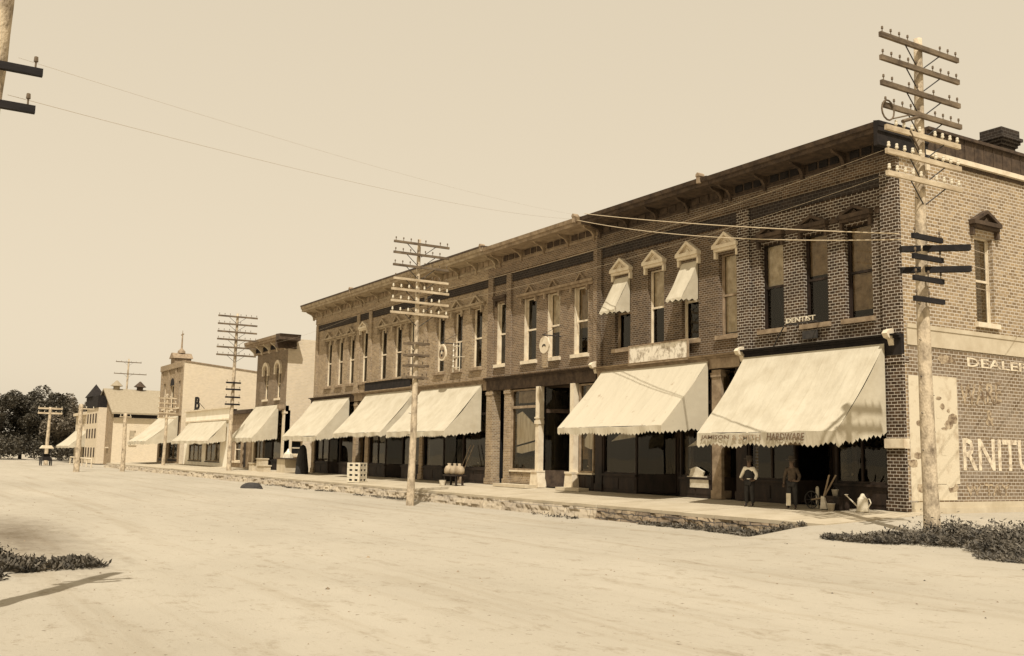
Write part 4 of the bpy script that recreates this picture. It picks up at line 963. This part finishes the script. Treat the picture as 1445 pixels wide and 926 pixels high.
for k in range(14):
    c = rr.uniform(-55,-7)
    for i in range(5): P.append((c+rr.uniform(-1.2,1.2), -6.0+rr.uniform(-.4,.2), .22, rr.uniform(.04,.16), 24))
weeds('curb_weeds', P, 'weed', 'straggling weeds along the foot of the stone curb', 'weeds')
P = []
for i in range(34):
    t = rr.random(); P.append((-.4+rr.uniform(-.6,.8), -27.9+t*2.2, .3, .28*(1-.75*t)+.05, 130))
for i in range(26): P.append((.6+rr.uniform(-.8,.8), -28.6+rr.uniform(-.6,.9), .35, .35, 110))
P += [(-1.2,-27.2,.2,.6,120), (-1.5,-27.3,.15,.75,60)]
weeds('roadside_weeds', P, 'weed', 'dark clump of weeds in the street at the lower left', 'weeds', size=.05)
# pebbles and clods
m = MB(); rr = random.Random(8)
for i in range(380):
    x = rr.uniform(-40, 14); y = rr.uniform(-27, -6.2); s = rr.uniform(.008, .03)*(1.8 if rr.random() < .05 else 1); z = gz(x, y)
    m.add([(x-s,y,z), (x,y-s,z), (x+s*1.3,y,z), (x,y+s,z), (x,y,z+s*.8)], [(0,1,4),(1,2,4),(2,3,4),(3,0,4)])
tag(m.build('pebbles', 'stone', None, fix=False), 'small stones and clods scattered over the dusty street', 'pebbles', kind='stuff')
m = MB(); n = 20; cx, cy = -43.4, -8.9
for j in range(7):
    s = j/6; rr_ = .75*math.cos(s*1.5)
    for i in range(n): a = 6.283*i/n; m.v.append((cx+rr_*1.0*math.cos(a)*(1+.1*math.sin(3*a)), cy+rr_*.95*math.sin(a), -.82+.4*math.sin(s*1.57)))
for j in range(6):
    for i in range(n): m.f.append((j*n+i, j*n+(i+1) % n, (j+1)*n+(i+1) % n, (j+1)*n+i)); m.m.append(0)
m.box(cx+.6, cx+1.6, cy+.1, cy+.25, -.84, -.72)
tag(m.build('dirt_mound', 'dirt', None, smooth=True), 'small dark rounded mound lying in the street', 'mound')

# ------------------------------------------------------------------ things on the sidewalk
def crate(x, y, z, rot, label):
    t = thing('crate', (x, y, z), label, 'crate', 'stacked white crates by the curb')
    m = MB(); w = .42; h = .3
    for sx in (-1, 1):
        for sy in (-1, 1): m.box(sx*w-.03*sx, sx*w+.03*sx, sy*w-.03*sy, sy*w+.03*sy, 0, h)
    for a in (-w, w):
        for zz in (.0, h-.09): m.box(-w+.035, w-.035, a-.02, a+.02, zz, zz+.09); m.box(a-.021, a+.021, -w+.035, w-.035, zz+.001, zz+.088)
        for q0, q1 in ((-.09,.09), (-w+.036,-w+.12), (w-.12,w-.036)): m.box(q0, q1, a-.015, a+.015, .09, h-.09); m.box(a-.015, a+.015, q0, q1, .09, h-.09)
    m.box(-w+.03, w-.03, -w+.03, w-.03, .0, .02)
    q = MB(); c, s = math.cos(rot), math.sin(rot)
    m.v = [(x+v[0]*c-v[1]*s, y+v[0]*s+v[1]*c, z+v[2]) for v in m.v]
    m.build('slats', 'insul', t)
    m = MB(); m.box(-w+.05, w-.05, -w+.05, w-.05, .021, h-.02); m.v = [(x+v[0]*c-v[1]*s, y+v[0]*s+v[1]*c, z+v[2]) for v in m.v]; m.build('shade_fill', 'interior', t)  # black block stands in for the shade inside the slats
for i, nm in enumerate(('bottom', 'second from bottom', 'second from top', 'top')): crate(-36.9, -4.3, -.2+.303*i, .62+.03*(i % 2), f'white slatted crate, {nm} of the stack near the curb')
def shaped(name, mb, mat, label, cat, group=None): return tag(mb.build(name, mat), label, cat, group)
# bench with sacks, in front of the awning left of the stair door
t = thing('bench', (-28.0,-1.9,-.1), 'dark low bench loaded with white sacks beside the brick pier', 'bench')
m = MB(); m.box(-29.3,-27.6,-2.3,-1.7,.42,.5); m.build('seat', 'wood_dark', t)
for a in (-29.15,-27.8):
    for b in (-2.22,-1.82): m = MB(); m.box(a-.05,a+.05,b-.05,b+.05,-.11,.42); m.build('leg', 'wood_dark', t)
def sack(x, y, z, s, label):
    m = MB(); m.lathe((x,y,z), [(.16*s,0), (.24*s,.08*s), (.25*s,.25*s), (.17*s,.4*s), (.06*s,.46*s), (.1*s,.54*s), (.02,.55*s)], 12)
    m.v = [(v[0]*1.0+.02*math.sin(v[2]*20), v[1]+.02*math.cos(v[0]*15), v[2]) for v in m.v]
    return tag(m.build('sack', 'trim_pale', None, smooth=True), label, 'sack', 'white sacks on the bench')
for i, (u, nm) in enumerate(((-29.05,'left'), (-28.45,'middle'), (-27.85,'right'))): sack(u, -2.0, .5, 1.15, f'white tied sack at the {nm} of the loaded bench')
m = MB(); m.lathe((-28.9,-2.5,-.12), [(.14,0), (.2,.28), (.21,.3), (.18,.3), (.13,.03)], 14); shaped('bucket', m, 'tin', 'pale bucket on the sidewalk under the bench of sacks', 'bucket')
for i, u in enumerate((-29.9, -30.3)):
    t = thing('broom', (u,-.6,0), ['right-hand tall broom leaning by the loaded bench','left-hand tall broom leaning by the loaded bench'][i], 'broom', 'brooms leaning on the storefront')
    m = MB(); m.tube((u,-.8,-.02+.3), (u+.35,-.15,2.2), .025); m.build('handle', 'trim_tan', t)
    m = MB(); m.prism([(u-.14,.0), (u+.14,.0), (u+.06,.34), (u-.04,.34)], 1, -.86, -.76); m.build('brush', 'trim_tan', t)
# watering can and wares in front of the hardware store
t = thing('watering_can', (-1.0,-1.1,-.05), 'bright tin watering can with long spout before the corner pier', 'watering can')
cx, cy, z0 = -1.0, -1.1, -.05
m = MB(); m.lathe((cx,cy,z0), [(.2,0), (.21,.02), (.17,.42), (.16,.44), (.1,.5), (.05,.6), (.02,.61)], 16); m.build('body', 'insul', t, smooth=True)
m = MB(); m.tube((cx-.16,cy,z0+.12), (cx-.62,cy-.05,z0+.5), .03, .02); m.lathe((cx-.64,cy-.05,z0+.49), [(.02,0), (.07,.06), (.06,.07)], 8); m.build('spout', 'insul', t)
m = MB(); m.path([(cx+.15,cy,z0+.42), (cx+.28,cy,z0+.44), (cx+.34,cy,z0+.3), (cx+.2,cy,z0+.12)], .018); m.build('handle', 'insul', t)
def bucket(x, y, z, s, label):
    t = thing('bucket', (x,y,z), label, 'bucket', 'wares outside the hardware store')
    m = MB(); m.lathe((x,y,z), [(.12*s,0), (.17*s,.3*s), (.185*s,.3*s), (.185*s,.32*s), (.15*s,.31*s), (.1*s,.05*s)], 16); m.build('body', 'tin', t, smooth=True)
    m = MB(); m.path([(x+.17*s*math.cos(a), y, z+.3*s+.16*s*math.sin(a)) for a in [math.pi*i/8 for i in range(9)]], .008, 5); m.build('handle', 'iron', t)
bucket(-2.1,-1.4,-.08,.8,'small tin bucket left of the watering can'); bucket(-2.3,-.95,.42,.7,'tin bucket raised on the dark box behind the watering can')
m = MB(); m.box(-2.7,-1.9,-1.2,-.7,-.06,.36); m.box(-2.72,-1.88,-1.23,-.67,.363,.42); shaped('box', m, 'wood_dark', 'dark wooden box under the tin bucket at the hardware store', 'box')
DX = -.1
t = thing('hand_plough', (-2.6,-1.2,-.06), 'dark iron hand plough leaning left of the tin buckets', 'plough')
m = MB(); 
for i in range(18):
    a, b = 6.283*i/18, 6.283*(i+1)/18; m.tube((-3.05+DX+.3*math.cos(a),-1.2,.26+.3*math.sin(a)), (-3.05+DX+.3*math.cos(b),-1.2,.26+.3*math.sin(b)), .02, .02, 5)
for i in range(4): a = math.pi*i/4; m.tube((-3.05+DX+.3*math.cos(a),-1.2,.26+.3*math.sin(a)), (-3.05+DX-.3*math.cos(a),-1.2,.26-.3*math.sin(a)), .01, .01, 5)
m.build('wheel', 'iron', t)
m = MB(); m.path([(-3.05+DX,-1.2,.26), (-2.5+DX,-1.2,.35), (-2.1+DX,-1.35,1.15)], .03); m.path([(-2.5+DX,-1.2,.35), (-2.15+DX,-.95,1.15)], .03); m.build('handle', 'trim_tan', t)
m = MB(); m.prism([(-2.6+DX,-.04), (-2.3+DX,-.04), (-2.42+DX,.4), (-2.55+DX,.4)], 1, -1.28, -1.12); m.build('blade', 'tin', t)
m = MB(); m.lathe((-3.1,-.95,.12), [(.05,-.17), (.05,0), (.06,.02), (.06,.55), (.03,.6), (.0,.62)], 10); shaped('paper_roll', m, 'insul', 'narrow white upright roll standing right of the second man', 'roll')
# dark conical cover, box and rail at the far end of the long block
m = MB(); m.lathe((-54.2,-1.6,-.08), [(.52,0), (.5,.4), (.42,1.2), (.3,1.9), (.2,2.15), (.05,2.25)], 14); m.v = [(v[0]+.05*math.sin(v[2]*4), v[1], v[2]) for v in m.v]
shaped('covered_stand', m, 'cloth_dark', 'tall dark tapering covered stand at the far left end of the long block', 'stand')
t = thing('counter_box', (-58.7,-.8,-.1), 'pale outdoor box counter with white bundle in the gap between buildings', 'box')
m = MB(); m.box(-60.2,-58.2,-1.6,-.4,-.3,1.0); m.build('body', 'lime', t); m = MB(); m.box(-60.6,-57.8,-1.75,-.3,1.0,1.1); m.build('top', 'trim_dark', t)
m = MB(); m.lathe((-59.2,-1.0,1.1), [(.45,0), (.4,.3), (.2,.5), (.05,.75)], 8); shaped('bundle', m, 'insul', 'white cloth bundle lying on the pale box counter', 'bundle')
for i, (x, y, w, h) in enumerate(((-65.0,-1.3,.7,.9), (-66.3,-1.6,.5,.5), (-62.6,-1.9,.9,.35))):
    m = MB(); m.box(x-w,x+w,y-.3,y+.3,-.12,h); m.box(x-w-.06,x+w+.06,y-.36,y+.36,h,h+.1)
    shaped('goods_box', m, 'lime', ['tall pale goods box by the door of the narrow two-storey store','middle pale goods box outside the narrow two-storey store','low pale goods box at the corner of the narrow two-storey store'][i], 'box', 'goods boxes outside the narrow store')
# buggy at the end of the street
t = thing('buggy', (-125,-12,-.8), 'small horse buggy with pale canopy far down the street', 'buggy')
bx, by = -124, -11.3
m = MB(); m.box(bx-1,bx+1,by-.5,by+.5,-.1,.35); m.box(bx-.4,bx+.2,by-.45,by+.45,.35,.75); m.build('body', 'black_trim', t)
m = MB(); m.prism([(by-.8,1.45), (by+.8,1.45), (by+.5,1.85), (by-.5,1.85)], 0, bx-.8, bx+.8); m.build('canopy', 'cream', t)
m = MB()
for a in (-.7,.7):
    for b in (-.45,.45): m.tube((bx+a,by+b,.3), (bx+a,by+b,1.45), .03)
m.build('canopy_post', 'iron', t)
for a in (-.8,.8):
    for b in (-.6,.6):
        m = MB()
        for i in range(16):
            p, q = 6.283*i/16, 6.283*(i+1)/16; m.tube((bx+a+.5*math.cos(p),by+b,-.28+.5*math.sin(p)), (bx+a+.5*math.cos(q),by+b,-.28+.5*math.sin(q)), .035, .035, 5)
        for i in range(4): p = math.pi*i/4; m.tube((bx+a+.5*math.cos(p),by+b,-.28+.5*math.sin(p)), (bx+a-.5*math.cos(p),by+b,-.28-.5*math.sin(p)), .018, .018, 5)
        m.build('wheel', 'iron', t)
t = thing('hitching_rail', (-118,-8,-.8), 'low pale hitching rail near the far buggy', 'rail')
m = MB(); m.tube((-140,-6,.25), (-112,-7.6,.25), .09); m.build('rail', 'cream', t)
for i in range(6): m = MB(); f = i/5; m.tube((-140+28*f,-6-1.6*f,-.9), (-140+28*f,-6-1.6*f,.3), .08); m.build('post', 'cream', t)

# ------------------------------------------------------------------ people
def skin(name, verts, edges, radii, mat, parent, root=0, sub=2, extra=()):
    parts = [(verts, edges, radii, root)]+list(extra); allm = []
    for (V, Ed, Rd, rt) in parts:
        me = bpy.data.meshes.new('s'); me.from_pydata([tuple(v) for v in V], Ed, []); o = bpy.data.objects.new('s', me); COL.objects.link(o)
        md = o.modifiers.new('k', 'SKIN'); md.use_smooth_shade = True
        for i, r in enumerate(Rd):
            sv = me.skin_vertices[0].data[i]; r = r if isinstance(r, tuple) else (r, r); sv.radius = r; sv.use_root = (i == rt)
        sm = o.modifiers.new('b', 'SUBSURF'); sm.levels = sub; sm.render_levels = sub
        bpy.context.view_layer.update()
        em = bpy.data.meshes.new_from_object(o.evaluated_get(bpy.context.evaluated_depsgraph_get())); bpy.data.objects.remove(o); allm.append(em)
    bm = bmesh.new()
    for em in allm: bm.from_mesh(em)
    me = bpy.data.meshes.new(name); bm.to_mesh(me); bm.free()
    me.materials.append(M[mat])
    for p in me.polygons: p.use_smooth = True; p.material_index = 0
    o = bpy.data.objects.new(name, me); COL.objects.link(o); o.parent = parent
    return o
def man(loc, face, arms, label, shirt, hat, vest=True, apron=False):
    """figure built facing -Y locally (towards the street), then turned by face"""
    t = thing('person', loc, label, 'person'); t.rotation_euler = (0,0,face)
    V = [(0,.01,.93), (0,.015,1.12), (0,.01,1.3), (0,.0,1.42), (0,-.01,1.5), (0,-.02,1.6), (0,-.02,1.7),      # 0-6 pelvis..head
         (.09,.01,.9), (.11,0,.5), (.12,.03,.09), (.13,-.12,.045),                                                  # 7-10 left leg
         (-.09,.01,.9), (-.11,-.02,.5), (-.13,.03,.09), (-.15,-.12,.045),                                         # 11-14
         (.17,0,1.4), *arms[0], (-.17,0,1.4), *arms[1]]
    Ed = [(0,1),(1,2),(2,3),(3,4),(4,5),(5,6),(0,7),(7,8),(8,9),(9,10),(0,11),(11,12),(12,13),(13,14),(3,15),(15,16),(16,17),(17,18),(3,19),(19,20),(20,21),(21,22)]
    Rd = [(.15,.11),(.135,.1),(.16,.11),(.1,.085),.055,(.075,.09),(.08,.095), .085,.06,.04,.035, .085,.06,.04,.035, .06,.045,.033,.035, .06,.045,.033,.035]
    extra = []
    for h in (18, 22):
        w, e = Vector(V[h]), Vector(V[h-1]); d = (w-e).normalized(); s = d.orthogonal().normalized(); u = d.cross(s)
        for k, L in enumerate((.07,.08,.075,.06)):
            b = w+s*(.03-.02*k); extra.append(([tuple(b), tuple(b+d*.05), tuple(b+d*(.05+L*.5)+u*.015), tuple(b+d*(.05+L*.8)+u*.04)], [(0,1),(1,2),(2,3)], [.01,.01,.009,.007], 0))
        extra.append(([tuple(w), tuple(w+s*.045+d*.02), tuple(w+s*.06+d*.055)], [(0,1),(1,2)], [.012,.011,.008], 0))
    # nose, ears
    extra.append(([(0,-.1,1.67), (0,-.13,1.645)], [(0,1)], [.012,.014], 0))
    for sx in (-1,1): extra.append(([(sx*.075,-.02,1.68), (sx*.095,-.01,1.65)], [(0,1)], [.014,.01], 0))
    skin('body', V, Ed, Rd, 'skin', t, 0, 2, extra)
    I = [0,1,2,3]; g = .018
    VS = [V[i] for i in (0,1,2,3,15,16,17,19,20,21)]; ES = [(0,1),(1,2),(2,3),(3,4),(4,5),(5,6),(3,7),(7,8),(8,9)]
    RS = [(.16,.12),(.152,.117),(.18,.13),(.12,.1),.085,.066,.05,.085,.066,.05]
    skin('shirt', VS, ES, RS, shirt, t, 0, 2)
    VT = [V[0], V[7], V[8], (V[9][0], V[9][1], .1), V[11], V[12], (V[13][0], V[13][1], .1)]
    skin('trousers', VT, [(0,1),(1,2),(2,3),(0,4),(4,5),(5,6)], [(.17,.13),.11,.085,.07,.11,.085,.07], 'cloth_dark', t, 0, 2)
    for a, b in ((9,10), (13,14)): skin('boot', [(V[a][0],V[a][1],.08), (V[b][0],V[b][1],.04)], [(0,1)], [.055,.045], 'black_trim', t, 0, 2)
    if vest:
        skin('waistcoat', [(0,.01,.98), (0,.015,1.12), (0,.01,1.3), (0,0,1.4)], [(0,1),(1,2),(2,3)], [(.175,.132),(.168,.13),(.19,.145),(.13,.115)], 'cloth_dark', t, 0, 2)
    if apron:
        a = MB(); a.box(-.16,.0,-.17,-.15,.12,.55); a.v = [tuple(Vector(v)+Vector(t.location)) for v in a.v]; a.build('apron', 'insul', t)
    # face details
    for sx in (-1,1):
        e = MB(); e.lathe((loc[0]+sx*.032, loc[1]-.108, loc[2]+1.685), [(.003,-.008),(.01,0),(.003,.008)], 8); e.build('eye', 'black_trim', t)
    e = MB(); e.box(loc[0]-.03,loc[0]+.03,loc[1]-.118,loc[1]-.1,loc[2]+1.612,loc[2]+1.622); e.build('moustache', 'hat', t)
    h = MB(); h.lathe((loc[0], loc[1]-.01, loc[2]+1.74), [(.02,-.001),(.19,0),(.2,.015),(.11,.02),(.1,.12),(.07,.14),(.01,.13)], 18); h.build('hat', hat, t, smooth=False)
    h = MB(); h.lathe((loc[0], loc[1]+.015, loc[2]+1.63), [(.07,0),(.1,.05),(.103,.11),(.06,.12)], 14); h.build('hair', 'hat', t, smooth=True)
    return t
armsL = [(.27,.03,1.17), (.34,-.02,.96), (.22,-.12,.99)]
man((-5.45,-1.95,-.09), rad(18), [[(.3,.03,1.15), (.27,-.1,.98), (.2,-.16,.96)], [(-.33,.06,1.17), (-.4,.04,1.02), (-.2,-.1,.97)]], 'man in white shirt, dark waistcoat and hat with a hand on his hip', 'shirt', 'hat')
man((-3.5,-1.8,-.08), rad(25), [[(.28,.04,1.15), (.25,-.1,.98), (.05,-.17,1.0)], [(-.27,.04,1.15), (-.29,0,.92), (-.28,-.05,.86)]], 'man in dark work clothes with forearm across waist, right of the white-shirted man', 'shirt_tan', 'hat', vest=False, apron=True)

# ------------------------------------------------------------------ world, sun, camera
SUN = Vector((1.7, -1.0, 3.0)).normalized()
w = bpy.data.worlds.new('World'); sc.world = w; w.use_nodes = True; nt = w.node_tree; nt.nodes.clear()
out = N(nt, 'ShaderNodeOutputWorld'); bg = N(nt, 'ShaderNodeBackground', Strength=.1)
sky = N(nt, 'ShaderNodeTexSky'); sky.sky_type = 'NISHITA'; sky.sun_disc = False
sky.sun_elevation = math.asin(SUN.z); sky.sun_rotation = math.atan2(SUN.x, SUN.y); sky.dust_density = 3.; sky.air_density = 1.
bw = N(nt, 'ShaderNodeRGBToBW'); pw = N(nt, 'ShaderNodeMath', operation='POWER'); pw.inputs[1].default_value = .16
ml = N(nt, 'ShaderNodeVectorMath', operation='SCALE'); ml.inputs[0].default_value = (6.8, 5.82, 4.32)
nt.links.new(sky.outputs[0], bw.inputs[0]); nt.links.new(bw.outputs[0], pw.inputs[0]); nt.links.new(pw.outputs[0], ml.inputs['Scale'])
nt.links.new(ml.outputs[0], bg.inputs[0]); nt.links.new(bg.outputs[0], out.inputs[0])
sl = bpy.data.lights.new('sun', 'SUN'); sl.energy = 5.0; sl.angle = rad(.53); sl.color = (1, .94, .845)
so_ = bpy.data.objects.new('sun', sl); COL.objects.link(so_); so_.rotation_euler = SUN.to_track_quat('Z', 'Y').to_euler()
yaw, pitch, roll = rad(31.47), rad(7.2), rad(1.08)
f = Vector((-math.cos(yaw)*math.cos(pitch), math.sin(yaw)*math.cos(pitch), math.sin(pitch)))
r = f.cross(Vector((0,0,1))).normalized(); u = r.cross(f)
r, u = math.cos(roll)*r+math.sin(roll)*u, -math.sin(roll)*r+math.cos(roll)*u
from mathutils import Matrix
cd = bpy.data.cameras.new('camera'); cam = bpy.data.objects.new('camera', cd); COL.objects.link(cam)
cam.matrix_world = Matrix.Translation((22.415, -29.499, 1.6)) @ Matrix((r, u, -f)).transposed().to_4x4()
cd.lens = 35.626; cd.sensor_width = 36; cd.clip_end = 8000; cd.clip_start = .1; sc.camera = cam
sc.view_settings.view_transform = 'Standard'; sc.view_settings.look = 'None'; sc.view_settings.gamma = 1; sc.view_settings.exposure = 0
sc.view_settings.use_curve_mapping = False
